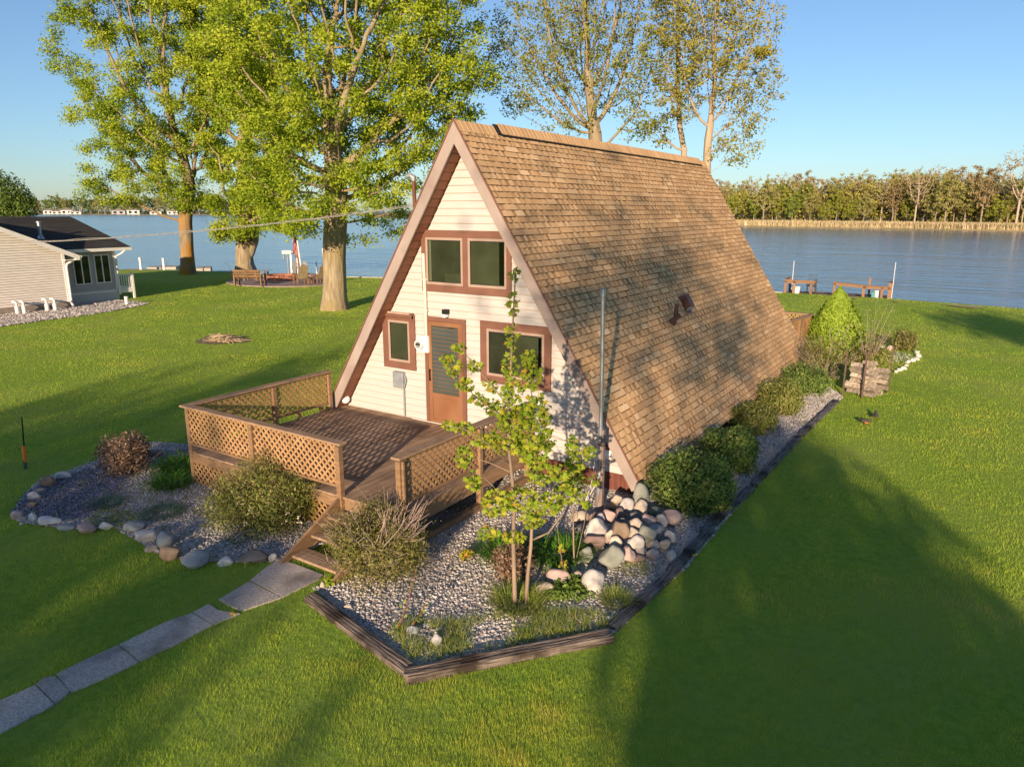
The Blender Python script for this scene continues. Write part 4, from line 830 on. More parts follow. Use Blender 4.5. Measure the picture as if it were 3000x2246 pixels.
for (u0, v0), (u1, v1), l in [(z5(1000,1250), z5(1160,720), 'taller red stemmed sprout behind the brown timber'), (z5(1090,1240), z5(1262,960), 'shorter leaning red stemmed sprout behind the brown timber')]:
    b = G(u0, v0); s = thing('red_stem_sprout', l, 'plant', b); mb = MB(); stemline(mb, b, [(u0, v0), ((u0+u1)/2+4, (v0+v1)/2), (u1, v1)], .007, .003, 5); mb.build('stem', mat('red_stem', (.24,.07,.04), rough=.6), s)
    leaves('leaves', np.array([VPL(u0+(u1-u0)*t+random.gauss(0,5), v0+(v1-v0)*t+random.gauss(0,5), b, random.gauss(0,.04)) for t in np.random.default_rng(3).random(26)]), .05, leafmat('sprout_leaf', [(.09,.14,.02),(.15,.2,.03)]), s)
# ------------------------------------------------------------------ flag pole of galvanized pipe
fp = thing('flagpole', 'bare galvanized pipe flagpole standing by the rock pile', 'flagpole', (3.3, -.92, 0))
mb = MB(); mb.tube([(3.3,-.92,1.05),(3.29,-.92,2.4),(3.275,-.93,3.58)], .033, 14); mb.build('pole', M_galv, fp, smooth=False)
mb = MB(); mb.cyl((3.275,-.93,3.55), (3.275,-.93,3.65), .045, n=14); mb.sphere((3.275,-.93,3.65), .043, 12, sq=(1,1,.5)); mb.build('cap', M_galv, fp)
mb = MB(); mb.cyl((3.3,-.92,.25), (3.3,-.92,1.45), .047, n=14); mb.build('sleeve', M_galv, fp)
mb = MB(); mb.box(3.335,3.375,-.96,-.89,-.02,1.42); mb.cyl((3.3,-.92,-.02),(3.3,-.92,.3),.056,n=12); mb.build('ground_post', mat('rust_stained_steel', (.2,.12,.085), (.32,.27,.25), 3, (2,2,.5), rough=.6, metallic=.3), fp)
mb = MB()
for z in (.55, 1.15): mb.cyl((3.3,-.92,z),(3.3,-.92,z+.04),.055,n=14)
mb.build('clamp', M_rust, fp)
mb = MB(); mb.tube([(3.25,-.98,1.0),(3.2,-1.0,.5),(3.12,-1.1,.1),(3.3,-1.0,.55),(3.34,-.99,.7)], .006, 5); mb.build('halyard', M_white, fp)
# service cable
E_ = AT(-420, 528, 15.5); S_ = np.array(MASTP); pts = []
for i in range(41):
    t = i/40; p = S_*(1-t)+E_*t; p[2] -= 4*.26*t*(1-t); pts.append(p)
mb = MB(); mb.tube(pts, .008, 6); mb.tube([p+np.array([0,0,.02+.012*sin(i*1.9)]) for i, p in enumerate(pts)], .006, 5)
tag(mb.build('service_cable', mat('grey_cable', (.3,.29,.27), (.16,.16,.15), 30, rough=.5), loc=S_), 'twisted electric service cable running from the roof mast to the left', 'cable')
# marker stake
b = G(55, 1012); h = 112*MPP(b); st = thing('marker_stake', 'thin black marker stake with an orange tag on the left lawn', 'stake', b)
mb = MB(); tp = VPL(47, 900, b); mb.tube([b-np.array([0,0,.05]), tp], [.016,.012], 7); mb.build('rod', M_black, st)
p0, p1 = VPL(53.5, 990, b), VPL(51, 970, b); mb = MB(); mb.cyl(b, b+(tp-b)*.16, .03, n=8); mb.build('sleeve', mat('teal_sleeve', (.05,.09,.085), rough=.6), st)
mb = MB(); mb.obox((p0+p1)/2, (.035,0,0), (0,.02,0), (p1-p0)*.75+np.array([0,0,.02])); mb.build('orange_tag', mat('orange_plastic', (.75,.2,.04), rough=.5), st)
# woodpile
M_stake = mat('dull_rusty_steel', (.13,.085,.065), (.085,.055,.042), 9, rough=.8)
W0 = G(1845, 858); ax = np.array([.35, .94, 0.]); ax /= np.linalg.norm(ax); sx = np.array([ax[1], -ax[0], 0])
M_log = mat('silver_split_log', (.22,.175,.135), (.5,.43,.36), 11, (1,1,1), detail=9, rough=.9, bump=.5, bdist=.01, rnd=.22, c3=(.14,.105,.08), scale3=4)
k = 0
for row in range(6):
    for j in range(2 if row < 5 else 1):
        for s in (0, 1):
            c = W0+ax*(.28+s*.5)+sx*((j-.5)*.34+random.gauss(0,.03)+.02*row)+np.array([0,0,.085+row*.145]); d = sx*random.uniform(.17,.25)+ax*random.gauss(0,.035)+np.array([0,0,random.gauss(0,.02)])
            mb = MB(); r = random.uniform(.07,.09); pr_ = []; n = 7
            e1 = np.array([d[1],-d[0],0.]); e1 /= np.linalg.norm(e1); e2 = np.cross(d, e1); e2 /= np.linalg.norm(e2); nn = random.choice([3,4,4,5]); a0 = random.uniform(0,6.28); sec = [(e1*cos(a0+6.283*q/nn)+e2*sin(a0+6.283*q/nn))*r*random.uniform(.85,1.25) for q in range(nn)]
            V = [c-d+s_+d*random.uniform(-.06,.06) for s_ in sec]+[c+d+s_*random.uniform(.8,1.1)+d*random.uniform(-.06,.06) for s_ in sec]; mb.add(V, [tuple(range(nn)), tuple(range(2*nn-1,nn-1,-1))]+[(q,q+nn,(q+1)%nn+nn,(q+1)%nn) for q in range(nn)]); o = mb.build('split_log', M_log, loc=c-np.array([0,0,r])); k += 1
            tag(o, 'weathered split log stacked in the woodpile between the rusty stakes' if row < 5 else 'weathered split log on the top layer of the woodpile', 'log', 'logs of the woodpile by the bed edge' if row < 5 else 'top logs of the woodpile')
for a, b_, l in [(1820,855,'left front rusty steel stake of the woodpile'),(1862,860,'right front rusty steel stake of the woodpile')]:
    p = G(a, b_); mb = MB(); mb.box(p[0]-.02,p[0]+.02,p[1]-.02,p[1]+.02,-.02,1.22); tag(mb.build('rusty_stake', M_stake, loc=p), l, 'stake', 'stakes holding the woodpile')
for j, l in ((0,'left rear rusty steel stake of the woodpile'),(1,'right rear rusty steel stake of the woodpile')):
    p = W0+ax*1.15+sx*(j-.5)*.62; mb = MB(); mb.box(p[0]-.02,p[0]+.02,p[1]-.02,p[1]+.02,-.02,1.3); tag(mb.build('rusty_stake', M_stake, loc=p), l, 'stake', 'stakes holding the woodpile')
# robins
M_rbk = mat('robin_back', (.085,.075,.065), (.06,.055,.05), 20, rough=.8); M_rbr = mat('robin_breast', (.42,.16,.06), (.36,.13,.05), 20, rough=.8)
for (u, v), hd, l in (((1868,918), -.6, 'nearer robin with orange breast standing on the lawn'), ((1890,905), 1.6, 'farther dark robin bending on the lawn')):
    b = G(u, v); t = thing('robin', l, 'bird', b); f = np.array([cos(hd), sin(hd), 0]); mb = MB(); c = b+np.array([0,0,.1])
    V, F = ICO2; d_ = V@np.eye(3); s_ = np.array([-f[1], f[0], 0]); ups = np.array([0,0,1.])
    prof = [(-.13,.012,.02),(-.09,.035,.01),(-.03,.055,0),(.03,.058,.005),(.07,.045,.02),(.095,.034,.045),(.12,.032,.06),(.14,.022,.062),(.155,.006,.058)]
    mb.tube([c+f*x+ups*dz for x, r, dz in prof], [r for x, r, dz in prof], 12)
    mb.tube([c-f*.12+ups*.018, c-f*.23+ups*.0], [.022,.012], 6); mb.tube([c+f*.15+ups*.058, c+f*.18+ups*.052], [.008,.002], 5)
    mb.build('body', M_rbk, t, smooth=True)
    br = MB(); br.sphere(c+f*.04-ups*.014, .056, 12, sq=(1.1,1,.85)); br.build('breast', M_rbr, t, smooth=True)
    for sg in (-1, 1):
        lg = MB(); lg.tube([c+s_*.018*sg-ups*.04, c+s_*.02*sg-ups*.1], .005, 5); lg.build('leg', M_rust, t)
        wg = MB(); wg.sphere(c+s_*.046*sg-f*.04, .03, 10, sq=(1,1,1)); wg.tube([c+s_*.05*sg+f*.03, c+s_*.052*sg-f*.04, c+s_*.02*sg-f*.16], [.022,.03,.006], 6); wg.build('wing', M_rbk, t, smooth=True)
# stick pile on the left lawn
b = G(478, 735); so_ = MB(); M_ash = mat('bare_ashy_soil', (.15,.11,.075), (.22,.17,.11), 8, detail=9, rough=.95)
Pp = [(b[0]+1.1*cos(a)*(1+.2*sin(3*a)), b[1]+.9*sin(a)) for a in np.linspace(0, 2*pi, 22)[:-1]]; sheet('bare_soil_patch', Pp, .02, M_ash)
mb = MB()
for i in range(150):
    c = b+np.array([random.gauss(.1,.34), random.gauss(.05,.27), .03]); c[2] += max(0, .16-.2*np.hypot(c[0]-b[0], c[1]-b[1]))*random.random(); a = random.uniform(0, 2*pi); l = random.uniform(.12,.36)
    mb.tube([c-np.array([cos(a)*l,sin(a)*l,0]), c+np.array([cos(a)*l,sin(a)*l,random.uniform(-.01,.12)])], random.uniform(.008,.018), 5)
tag(mb.build('stick_pile', mat('dead_sticks', (.3,.22,.14), (.42,.33,.22), 9, rough=.9, rnd=.3), loc=b, fixn=False), 'small heap of dead twigs burnt patch on the left lawn', 'stick pile')
# ------------------------------------------------------------------ trees by branch growth towards points of the crown
def grow(A, trunk, step, infl, kill, maxit=160, up=.08, seed=0, jit=.12):
    R = np.random.default_rng(seed); N = [np.array(p, float) for p in trunk]; par = [-1]+list(range(len(trunk)-1)); A = A.copy(); n = len(A)
    best = np.full(n, 1e9); bi = np.zeros(n, int); new = list(range(len(N)))
    for it in range(maxit):
        for j in new:
            d = np.linalg.norm(A-N[j], axis=1); m = d < best; best[m] = d[m]; bi[m] = j
        keep = best > kill; A = A[keep]; best = best[keep]; bi = bi[keep]
        if len(A) == 0: break
        act = best < infl
        if not act.any(): act = best <= best.min()+.01
        new = []
        for j in np.unique(bi[act]):
            q = A[act & (bi == j)]-N[j]; q /= np.linalg.norm(q, axis=1)[:, None]; v = q.mean(0)+R.normal(size=3)*jit; v[2] += up; v /= np.linalg.norm(v)+1e-9
            N.append(N[j]+v*step); par.append(j); new.append(len(N)-1)
        if len(N) > 9000: break
    return np.array(N), np.array(par)
def skeleton(N, par, r0, rtip=.008, ex=2.3):
    n = len(N); rad = np.zeros(n); nch = np.zeros(n, int)
    for i in range(n):
        if par[i] >= 0: nch[par[i]] += 1
    acc = np.zeros(n)
    for i in range(n-1, -1, -1):
        if nch[i] == 0: acc[i] = rtip**ex
        rad[i] = acc[i]**(1/ex)
        if par[i] >= 0: acc[par[i]] += acc[i]
    f = r0/rad[0]; rad = np.where(rad > rtip*1.5, rtip+(rad-rtip)*((r0-rtip)/max(rad[0]-rtip, 1e-6)), rad)
    return rad, nch
def tubes(N, par, rad, sides=7, flare=0., thin=5):
    n = len(N); ch = [[] for _ in range(n)]
    for i in range(n):
        if par[i] >= 0: ch[par[i]].append(i)
    mb = MB(); st = [(None, 0)]
    while st:
        p, i = st.pop(); chain = [p] if p is not None else []; rr = [min(rad[p], rad[i]*1.25)] if p is not None else []
        while True:
            chain.append(i); rr.append(rad[i])
            if not ch[i]: break
            c = sorted(ch[i], key=lambda q: -rad[q])
            for q in c[1:]: st.append((i, q))
            i = c[0]
        if len(chain) > 1: mb.tube([N[q] for q in chain], rr, sides if rr[0] > .06 else (thin if rr[0] > .02 else 3), cap=False)
    return mb
M_bark = mat('maple_bark', (.2,.155,.1), (.34,.28,.19), 3.2, (2.2,2.2,.45), detail=10, rough=.95, spec=.1, bump=.9, bdist=.05, c3=(.26,.2,.09), scale3=.9)
M_bark2 = mat('orange_lichen_bark', (.17,.13,.085), (.28,.22,.14), 3, (2,2,.45), detail=9, rough=.95, spec=.1, bump=.8, bdist=.04, c3=(.34,.17,.03), scale3=.55, lo3=.42, hi3=.58, c3z=(3.2, 6.))
M_bark3 = mat('pale_bark', (.3,.23,.16), (.42,.34,.25), 3, (2,2,.4), detail=9, rough=.95, spec=.1, bump=.6, bdist=.03)
L_spring = leafmat('spring_maple_leaf', [(.07,.115,.008),(.125,.18,.012),(.19,.24,.016),(.25,.29,.022),(.31,.33,.04)], .4)
L_gold = leafmat('golden_new_leaf', [(.1,.1,.015),(.165,.155,.025),(.22,.2,.035),(.28,.25,.06)], .35)
L_mix = leafmat('olive_new_leaf', [(.07,.085,.014),(.13,.145,.024),(.19,.195,.035),(.25,.23,.055)], .38)
def crown_points(ells, n, seed=0, inner=.5):
    R = np.random.default_rng(seed); P = []; w = np.array([e[3]*e[4]*e[5] for e in ells])**.8; w /= w.sum()
    for e, q in zip(ells, w):
        k = int(n*q); d = R.normal(size=(k, 3)); d /= np.linalg.norm(d, axis=1)[:, None]; P.append(d*(R.random(k)**inner)[:, None]*np.array(e[3:6])+np.array(e[:3]))
    return np.concatenate(P)
def tree(name, label, base, trunk, r0, crown, nA, step, infl, kill, leafm, nleaf, lsize, bark, lr=.35, group=None, seed=0, up=.08, maxr=.03, cat='tree', jit=.12, rtip=.008, pw=1.):
    t = thing(name, label, cat, base, group); N, par = grow(crown, trunk, step, infl, kill, seed=seed, up=up, jit=jit); rad, nch = skeleton(N, par, r0, rtip)
    if pw != 1.: rad = np.maximum(rad*np.clip(rad/r0, 0, 1)**(pw-1), rtip*.7)
    for i in range(min(3, len(trunk))): rad[i] *= (1.38, 1.1, 1.02)[i]
    big = tubes(N, par, rad); big.build('trunk', bark, t, smooth=True, fixn=False)
    cand = np.where((rad < maxr) & (np.arange(len(N)) > len(trunk)))[0]
    if len(cand) and nleaf:
        R = np.random.default_rng(seed+5); w = np.where(nch[cand] == 0, 2.2, 1.); keep = R.random(len(cand)) < .62; cand = cand[keep]; w = w[keep]; idx = R.choice(cand, nleaf, p=w/w.sum()); cen = R.normal(size=(len(N), 3))*lr*.4
        P = N[idx]+cen[idx]*.5+R.normal(size=(nleaf, 3))*np.array([lr, lr, lr*.7])*.5-np.array([0,0,.12*lr])
        nr = R.normal(size=(nleaf, 3))*.8+np.array([.15,-.4,.55]); cr = R.random(len(N))*.6
        leaves('crown', P, lsize, leafm, t, nrm=nr, rnd=np.clip(cr[idx]+R.random(nleaf)*.42, 0, 1))
    return t
def pell(u, v, ru, rv, base, off=0., rd=None):            # crown lobe given by where it shows, at the tree's own distance
    c = VPL(u, v, base, off); m_ = DEP(c)/FPX*K; return (c[0], c[1], c[2], ru*m_, (rd if rd is not None else ru)*m_, rv*m_)
# big maple nearest the house
T3 = G(722, 668); pt = lambda u, v, o=0: VPL(u, v, T3, o)
cr = crown_points([pell(700,230,190,210,T3,0,230), pell(880,150,180,170,T3,0,170), pell(600,330,140,150,T3,-1,120), pell(790,-60,260,160,T3,0,230), pell(640,440,110,80,T3,-2.5,80), pell(800,400,90,80,T3,-1.5,90), pell(880,300,120,120,T3,.5,90), pell(690,455,90,45,T3,-2.5,60), pell(850,470,60,60,T3,1.5,50), pell(560,120,150,170,T3,0,150), pell(980,120,110,130,T3,.5,110), pell(960,280,70,90,T3,.5,70)], 2900, 3)
tree('maple_tree', 'largest maple with thick pale trunk on the left lawn close to the A-frame', T3, [T3+np.array([0,0,-.1])]+[pt(722,640), pt(722,600), pt(721,560), pt(722,520), pt(724,480), pt(726,430), pt(724,390)], .58, cr, 2900, .38, 4.2, .52, L_spring, 150000, .14, M_bark, .5, 'maples along the left shore', 1, maxr=.045)
T1 = G(405, 592); pt = lambda u, v, o=0: VPL(u, v, T1, o)
cr = crown_points([pell(360,230,170,180,T1,0,150), pell(290,330,110,110,T1,0,110), pell(420,100,160,150,T1,0,140), pell(250,60,130,130,T1,0,110), pell(400,400,90,60,T1,-1,90), pell(120,130,60,30,T1,0,40), pell(200,240,70,60,T1,0,70), pell(260,425,90,40,T1,-1,70), pell(300,-60,160,90,T1,0,120), pell(430,300,70,90,T1,0,70)], 1500, 5)
tree('maple_tree', 'leftmost maple with orange lichened trunk near the shore', T1, [T1+np.array([0,0,-.1]), pt(405,570), pt(403,540), pt(402,510), pt(400,480), pt(402,440), pt(410,400)], .5, cr, 1500, .55, 5, .85, L_spring, 115000, .165, M_bark2, .66, 'maples along the left shore', 2, maxr=.05)
T2 = G(528, 593.5); pt = lambda u, v, o=0: VPL(u, v, T2, o)
cr = crown_points([pell(530,330,90,120,T2,0,100), pell(560,430,80,70,T2,-1.5,80), pell(500,450,60,50,T2,-1,60), pell(540,200,100,120,T2,0,100), pell(590,490,50,30,T2,-2,50), pell(480,505,60,20,T2,-2,40), pell(490,90,110,140,T2,0,110), pell(450,260,60,80,T2,0,60)], 1300, 8)
tree('maple_tree', 'middle maple with a forked trunk behind the fire pit', T2, [T2+np.array([0,0,-.1]), pt(528,565), pt(526,540), pt(527,520), pt(530,490), pt(534,460)], .62, cr, 1300, .6, 6, .9, L_spring, 80000, .175, M_bark, .66, 'maples along the left shore', 3, maxr=.06)
T2o = [o for o in COL.objects if o.get('label', '') == 'middle maple with a forked trunk behind the fire pit'][0]
mb = MB(); mb.tube([pt(531,562), pt(541,545), pt(550,520), pt(553,495), pt(556,460)], [.35,.33,.3,.26,.2], 8, cap=False); mb.build('fork_trunk', M_bark, T2o, smooth=True, fixn=False)
# trees between the roof ridge and the lake
TA = np.array([-10.2, 27., 0]); pt = lambda u, v, o=0: VPL(u, v, TA, o)
top = [pt(1292,600), pt(1291,480), pt(1290,400), pt(1288,330), pt(1286,290)]
cr = crown_points([pell(1270,60,190,190,TA,0,170), pell(1180,130,110,120,TA,0,110), pell(1350,150,90,110,TA,0,100), pell(1280,-140,210,150,TA,0,180), pell(1120,220,60,50,TA,0,70), pell(1380,260,60,45,TA,-.5,60), pell(1230,270,70,40,TA,-.5,70), pell(1100,120,70,120,TA,0,80)], 4200, 11, .6)
tree('maple_tree', 'vase shaped thinly leaved tree rising behind the roof ridge', np.array([top[0][0], top[0][1], 0]), [np.array([top[0][0], top[0][1], -.1])]+top, .4, cr, 4200, .3, 6, .4, L_mix, 30000, .15, M_bark, .36, 'trees behind the A-frame roof', 4, up=.28, maxr=.03, jit=.05, rtip=.011, pw=1.3)
TB = np.array([-4.5, 29., 0]); tb = VPL(1526, 560, TB); TB = np.array([tb[0], tb[1], 0]); pt = lambda u, v, o=0: VPL(u, v, TB, o)
cr = crown_points([pell(1540,80,150,170,TB,0,140), pell(1610,180,85,130,TB,0,85), pell(1560,-120,180,120,TB,0,150), pell(1600,300,60,60,TB,0,60), pell(1480,180,60,100,TB,0,70), pell(1570,330,50,40,TB,-.5,50)], 3400, 13, .6)
tree('tall_tree', 'tall slender golden leaved tree right of the roof ridge end', TB, [TB+np.array([0,0,-.1]), pt(1526,560), pt(1527,450), pt(1527,380), pt(1528,330), pt(1530,300)], .21, cr, 3400, .3, 6, .4, L_gold, 23000, .145, M_bark3, .36, 'trees behind the A-frame roof', 5, up=.25, maxr=.028, jit=.06, rtip=.010, pw=1.35)
TC = np.array([-6.8, 31., 0]); tb = VPL(1477, 560, TC); TC = np.array([tb[0], tb[1], 0]); pt = lambda u, v, o=0: VPL(u, v, TC, o)
cr = crown_points([pell(1455,200,45,130,TC,0,50), pell(1480,120,50,120,TC,0,50), pell(1420,290,45,50,TC,0,50), pell(1450,0,55,100,TC,0,50)], 420, 17, .6)
tree('thin_tree', 'thin forked tree between the vase shaped and the golden trees', TC, [TC+np.array([0,0,-.1]), pt(1477,560), pt(1478,430), pt(1477,350), pt(1478,325)], .17, cr, 420, .45, 6, .6, L_gold, 3800, .15, M_bark3, .4, 'trees behind the A-frame roof', 6, up=.25, maxr=.028, jit=.06, rtip=.010)
# ------------------------------------------------------------------ water, far land
WZ = -.6
mw = bpy.data.materials.new('river_water'); mw.use_nodes = True; nt = mw.node_tree; b_ = nt.nodes['Principled BSDF']
b_.inputs['Base Color'].default_value = (.11,.17,.215,1); b_.inputs['Roughness'].default_value = .17; b_.inputs['IOR'].default_value = 1.4; b_.inputs['Specular IOR Level'].default_value = .7
tc = nd(nt, 'ShaderNodeTexCoord'); mp = nd(nt, 'ShaderNodeMapping'); mp.inputs['Rotation'].default_value = (0, 0, -YAW*0+.25); mp.inputs['Scale'].default_value = (.16, .9, 1)
nt.links.new(tc.outputs['Object'], mp.inputs[0]); n1 = nd(nt, 'ShaderNodeTexNoise'); n1.inputs['Scale'].default_value = .9; n1.inputs['Detail'].default_value = 4; nt.links.new(mp.outputs[0], n1.inputs['Vector'])
mp2 = nd(nt, 'ShaderNodeMapping'); mp2.inputs['Scale'].default_value = (.02, .12, 1); mp2.inputs['Rotation'].default_value = (0,0,.45); nt.links.new(tc.outputs['Object'], mp2.inputs[0]); n2 = nd(nt, 'ShaderNodeTexNoise'); n2.inputs['Scale'].default_value = 1.; n2.inputs['Detail'].default_value = 3; nt.links.new(mp2.outputs[0], n2.inputs['Vector'])
ad = nd(nt, 'ShaderNodeMath', operation='MULTIPLY_ADD'); nt.links.new(n2.outputs['Fac'], ad.inputs[0]); ad.inputs[1].default_value = 2.2; nt.links.new(n1.outputs['Fac'], ad.inputs[2])
bp = nd(nt, 'ShaderNodeBump'); bp.inputs['Strength'].default_value = .6; bp.inputs['Distance'].default_value = .3; nt.links.new(ad.outputs[0], bp.inputs['Height']); nt.links.new(bp.outputs[0], b_.inputs['Normal'])
WAT_BUMP = bp
sheet('water', [(-4500,-300),(4500,-300),(4500,4500),(-4500,4500)], WZ, mw)
M_bank = mat('far_bank_ground', (.16,.14,.07), (.24,.19,.11), .2, detail=8, rough=.95)
bank = [(700,40),(220,150),(60,205),(14.9,221),(-20,232),(-63.6,240),(-120,262),(-190,285),(-290,330),(-420,420),(-560,560),(-700,700),(-1500,1800),(800,2500),(3000,900)]
sheet('far_bank', bank, -.25, M_bank, edge=.6)
lbank = [(-640,560),(-806,470),(-1011,432),(-1500,330),(-2400,300),(-2600,1900),(-1300,1500)]
sheet('far_shore', lbank, -.2, M_bank, edge=.6)
# seawall along the left shore
sw = MB(); sp_ = [tuple(G(u, v)[:2]) for u, v in [(560,591.5),(745,598.5),(830,600)]]+[(-14,31.5),(-7,33.3)]+[tuple(G(1690,632)[:2])]
for i in range(len(sp_)-1): sw.beam((*sp_[i],-.45), (*sp_[i+1],-.45), .3, 1.0)
tag(sw.build('seawall', M_rockwall, loc=(*sp_[1],-.9)), 'low pale seawall along the lawn edge between the big maple and the cottage', 'seawall')
for nm, pp in (('bare_sand_patch', [(1035,202),(1090,198),(1135,206),(1120,213),(1060,212)]), ('bare_sand_patch', [(1820,262),(1900,264),(2100,275),(2170,292),(2080,292),(1950,278)]), ('bare_sand_patch', [(1420,235),(1450,232),(1480,239),(1450,243)])):
    sheet(nm, [tuple(G(*z7(a,b))[:2]) for a, b in pp], .055, mat('sandy_soil', (.42,.33,.2), (.33,.28,.14), 3, rough=.95))
# ------------------------------------------------------------------ neighbour house
M_vinyl = mat('greige_vinyl_siding', (.7,.65,.6), (.65,.6,.555), 3, rough=.55, rnd=.03)
M_vgrey = mat('grey_vinyl_siding', (.4,.4,.41), (.37,.37,.38), 3, rough=.55, rnd=.03)
M_vline = mat('vinyl_lap_shade_paint', (.2,.175,.155), rough=.8)
M_dshing = mat('charcoal_shingle', (.05,.048,.048), (.085,.078,.072), 14, (1,4,4), detail=8, rough=.95, spec=.1, bump=.3, bdist=.01, rnd=.25)
M_wtrim = mat('white_vinyl_trim', (.72,.7,.68), (.66,.64,.62), 4, rough=.4)
nh = thing('neighbor_house', 'low greige sided cottage with a dark shingle roof at the left edge', 'house', (-33, 6, 0))
def lap(plane, c0, c1, z0, z1, pos, name, m, top=None, ex=.12):
    mb = MB(); z = z0
    while z < z1-.01:
        h = min(ex, z1-z); a0, a1 = c0, c1; b0, b1 = (c0, c1)
        if top: a0, a1 = max(c0, top(z)[0]), min(c1, top(z)[1]); b0, b1 = max(c0, top(z+h)[0]), min(c1, top(z+h)[1])
        if a1 > a0: mb.add([(pos+.018,a0,z),(pos+.018,a1,z),(pos+.002,b1,z+h),(pos+.002,b0,z+h),(pos,a0,z),(pos,a1,z)], [(0,1,2,3),(0,4,5,1)])
        if a1 > a0: mb.add([(pos+.019,a0,z),(pos+.019,a1,z),(pos+.0188,a1,z+.014),(pos+.0188,a0,z+.014)], [(0,1,2,3)], 1)  # lap shadow painted as a thin dark strip along each board
        z += h
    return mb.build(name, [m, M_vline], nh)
RY, SL = 1.2, .44; zr = lambda y: 2.78+(7.33-y)*SL
lap('x', -4.9, 7.33, .3, 2.78+6.13*SL, -30.8, 'gable_wall', M_vinyl, lambda z: (-4.9 if z < 2.78 else max(-4.9, 2*RY-(7.33-(z-2.78)/SL)), 7.33 if z < 2.78 else 7.33-(z-2.78)/SL))
s = MB(); s.box(-36,-30.83,-4.9,7.3,.25,2.75); s.prism([(-4.9,2.75),(7.3,2.75),(RY,2.75+6.1*SL)], 'x', -36, -30.83); s.build('side_walls', M_vinyl, nh)
s = MB(); s.box(-36.02,-30.79,-4.92,7.35,-.05,.3); s.build('foundation', mat('concrete_block', (.27,.23,.19), (.2,.175,.15), 4, rough=.95), nh)
s = MB(); s.prism([(RY,zr(RY)+.13),(7.98,zr(7.98)+.13),(7.98,zr(7.98)+.05),(RY,zr(RY)+.05)], 'x', -36.5, -30.42); s.prism([(RY,zr(RY)+.13),(-5.6,zr(7.98)+.13),(-5.6,zr(7.98)+.05),(RY,zr(RY)+.05)], 'x', -36.5, -30.42); s.build('gable_roof', M_dshing, nh)
s = MB()
s.prism([(RY,zr(RY)+.1),(7.96,zr(7.96)+.1),(7.96,zr(7.96)-.13),(7.4,zr(7.4)-.13),(RY,zr(RY)-.14)], 'x', -30.44, -30.38); s.box(-36.4,-30.44,7.3,7.96,zr(7.96)-.13,zr(7.96)-.1); s.build('rake_trim', M_wtrim, nh)
s = MB(); s.box(-36.4,-30.4,7.96,8.07,zr(7.96)-.02,zr(7.96)+.1); s.tube([(-30.5,8.02,2.6),(-30.55,7.9,2.45),(-30.72,7.46,2.2),(-30.74,7.42,2.0),(-30.74,7.42,.2),(-30.6,7.42,.1)], .055, 8); s.build('gutter_downspout', M_wtrim, nh)
s = MB(); s.box(-30.83,-30.76,7.28,7.4,.28,2.75); s.build('corner_post', M_wtrim, nh)
lap('x', 7.3, 10.55, .55, 2.82, -32, 'porch_wall', M_vgrey)
s = MB(); s.box(-42,-32.02,-3,10.5,.5,2.8); s.build('main_walls', M_vgrey, nh); s = MB(); s.box(-42,-32.08,-3,10.45,-.02,.5); s.build('crawl_space', M_black, nh)
ex, ez, rx_, rz_ = -31.55, 2.86, -37.6, 4.44; sl2 = (rz_-ez)/(ex-rx_)
s = MB(); s.prism([(ex,ez),(rx_,rz_),(rx_-6,rz_-6*sl2),(rx_-6,rz_-6*sl2-.1),(rx_,rz_-.1),(ex,ez-.1)], 'y', -4, 11.3)
n2r = s.build('main_roof', M_dshing, nh)
sh = MB()
for i in range(44):                                  # shingle courses on the lake side slope
    x = ex-i*.14; y = -4
    while y < 11.3:
        w = random.uniform(.4,1.1); e2 = min(y+w, 11.3); zq = ez+(ex-x)*sl2+.006
        sh.add([(x+.003,y,zq+.008),(x+.003,e2,zq+.008),(x-.14,e2,zq+.14*sl2),(x-.14,y,zq+.14*sl2)], [(0,1,2,3)]); y = e2
sh.build('roof_shingles', M_dshing, n2r)
s = MB(); s.box(ex-.02,ex+.03,-4,11.32,ez-.17,ez-.01); s.prism([(ex+.02,ez-.02),(rx_,rz_-.01),(rx_,rz_-.2),(ex+.02,ez-.19)], 'y', 11.3, 11.34); s.box(-32,ex,-4,11.3,ez-.17,ez-.14); s.build('fascia_gutter', M_wtrim, nh)
s = MB(); s.tube([(ex,10.95,2.7),(ex-.05,10.8,2.55),(-31.93,10.6,2.35),(-31.93,10.6,.3)], .055, 8); s.box(-32.03,-31.96,10.46,10.6,.5,2.8); s.build('corner_downspout', M_wtrim, nh)
lattice((-31.98,7.4), (-31.98,10.55), .03, .5, nh, 'skirt_lattice', pitch=.16, w=.05, m=M_wtrim)
s = MB(); s.box(-32.02,-31.96,7.35,10.58,.48,.56); s.build('skirt_board', M_wtrim, nh)
for y0, y1 in ((8.33,9.18),(9.42,10.24)):
    t = MB(); z0, z1 = .98, 2.5; f = .05
    t.box(-31.99,-31.94,y0,y1,z1-f,z1); t.box(-31.99,-31.94,y0,y1,z0,z0+f); t.box(-31.99,-31.94,y0,y0+f,z0+f,z1-f); t.box(-31.99,-31.94,y1-f,y1,z0+f,z1-f); t.box(-31.99,-31.945,(y0+y1)/2-.03,(y0+y1)/2+.03,z0+f,z1-f)
    w = t.build('window', M_wtrim, nh); g_ = MB(); g_.box(-31.98,-31.965,y0+f,(y0+y1)/2-.03,z0+f,z1-f); g_.box(-31.98,-31.965,(y0+y1)/2+.03,y1-f,z0+f,z1-f); g_.build('pane', M_glass, w)
s = MB(); s.box(-33.4,-32.1,10.7,11.5,.5,.62); s.box(-32.12,-32.06,10.65,11.5,1.3,1.36); s.box(-32.12,-32.04,10.65,11.5,.35,.6)
for y in np.arange(10.7,11.5,.13): s.box(-32.11,-32.07,y,y+.04,.6,1.3)
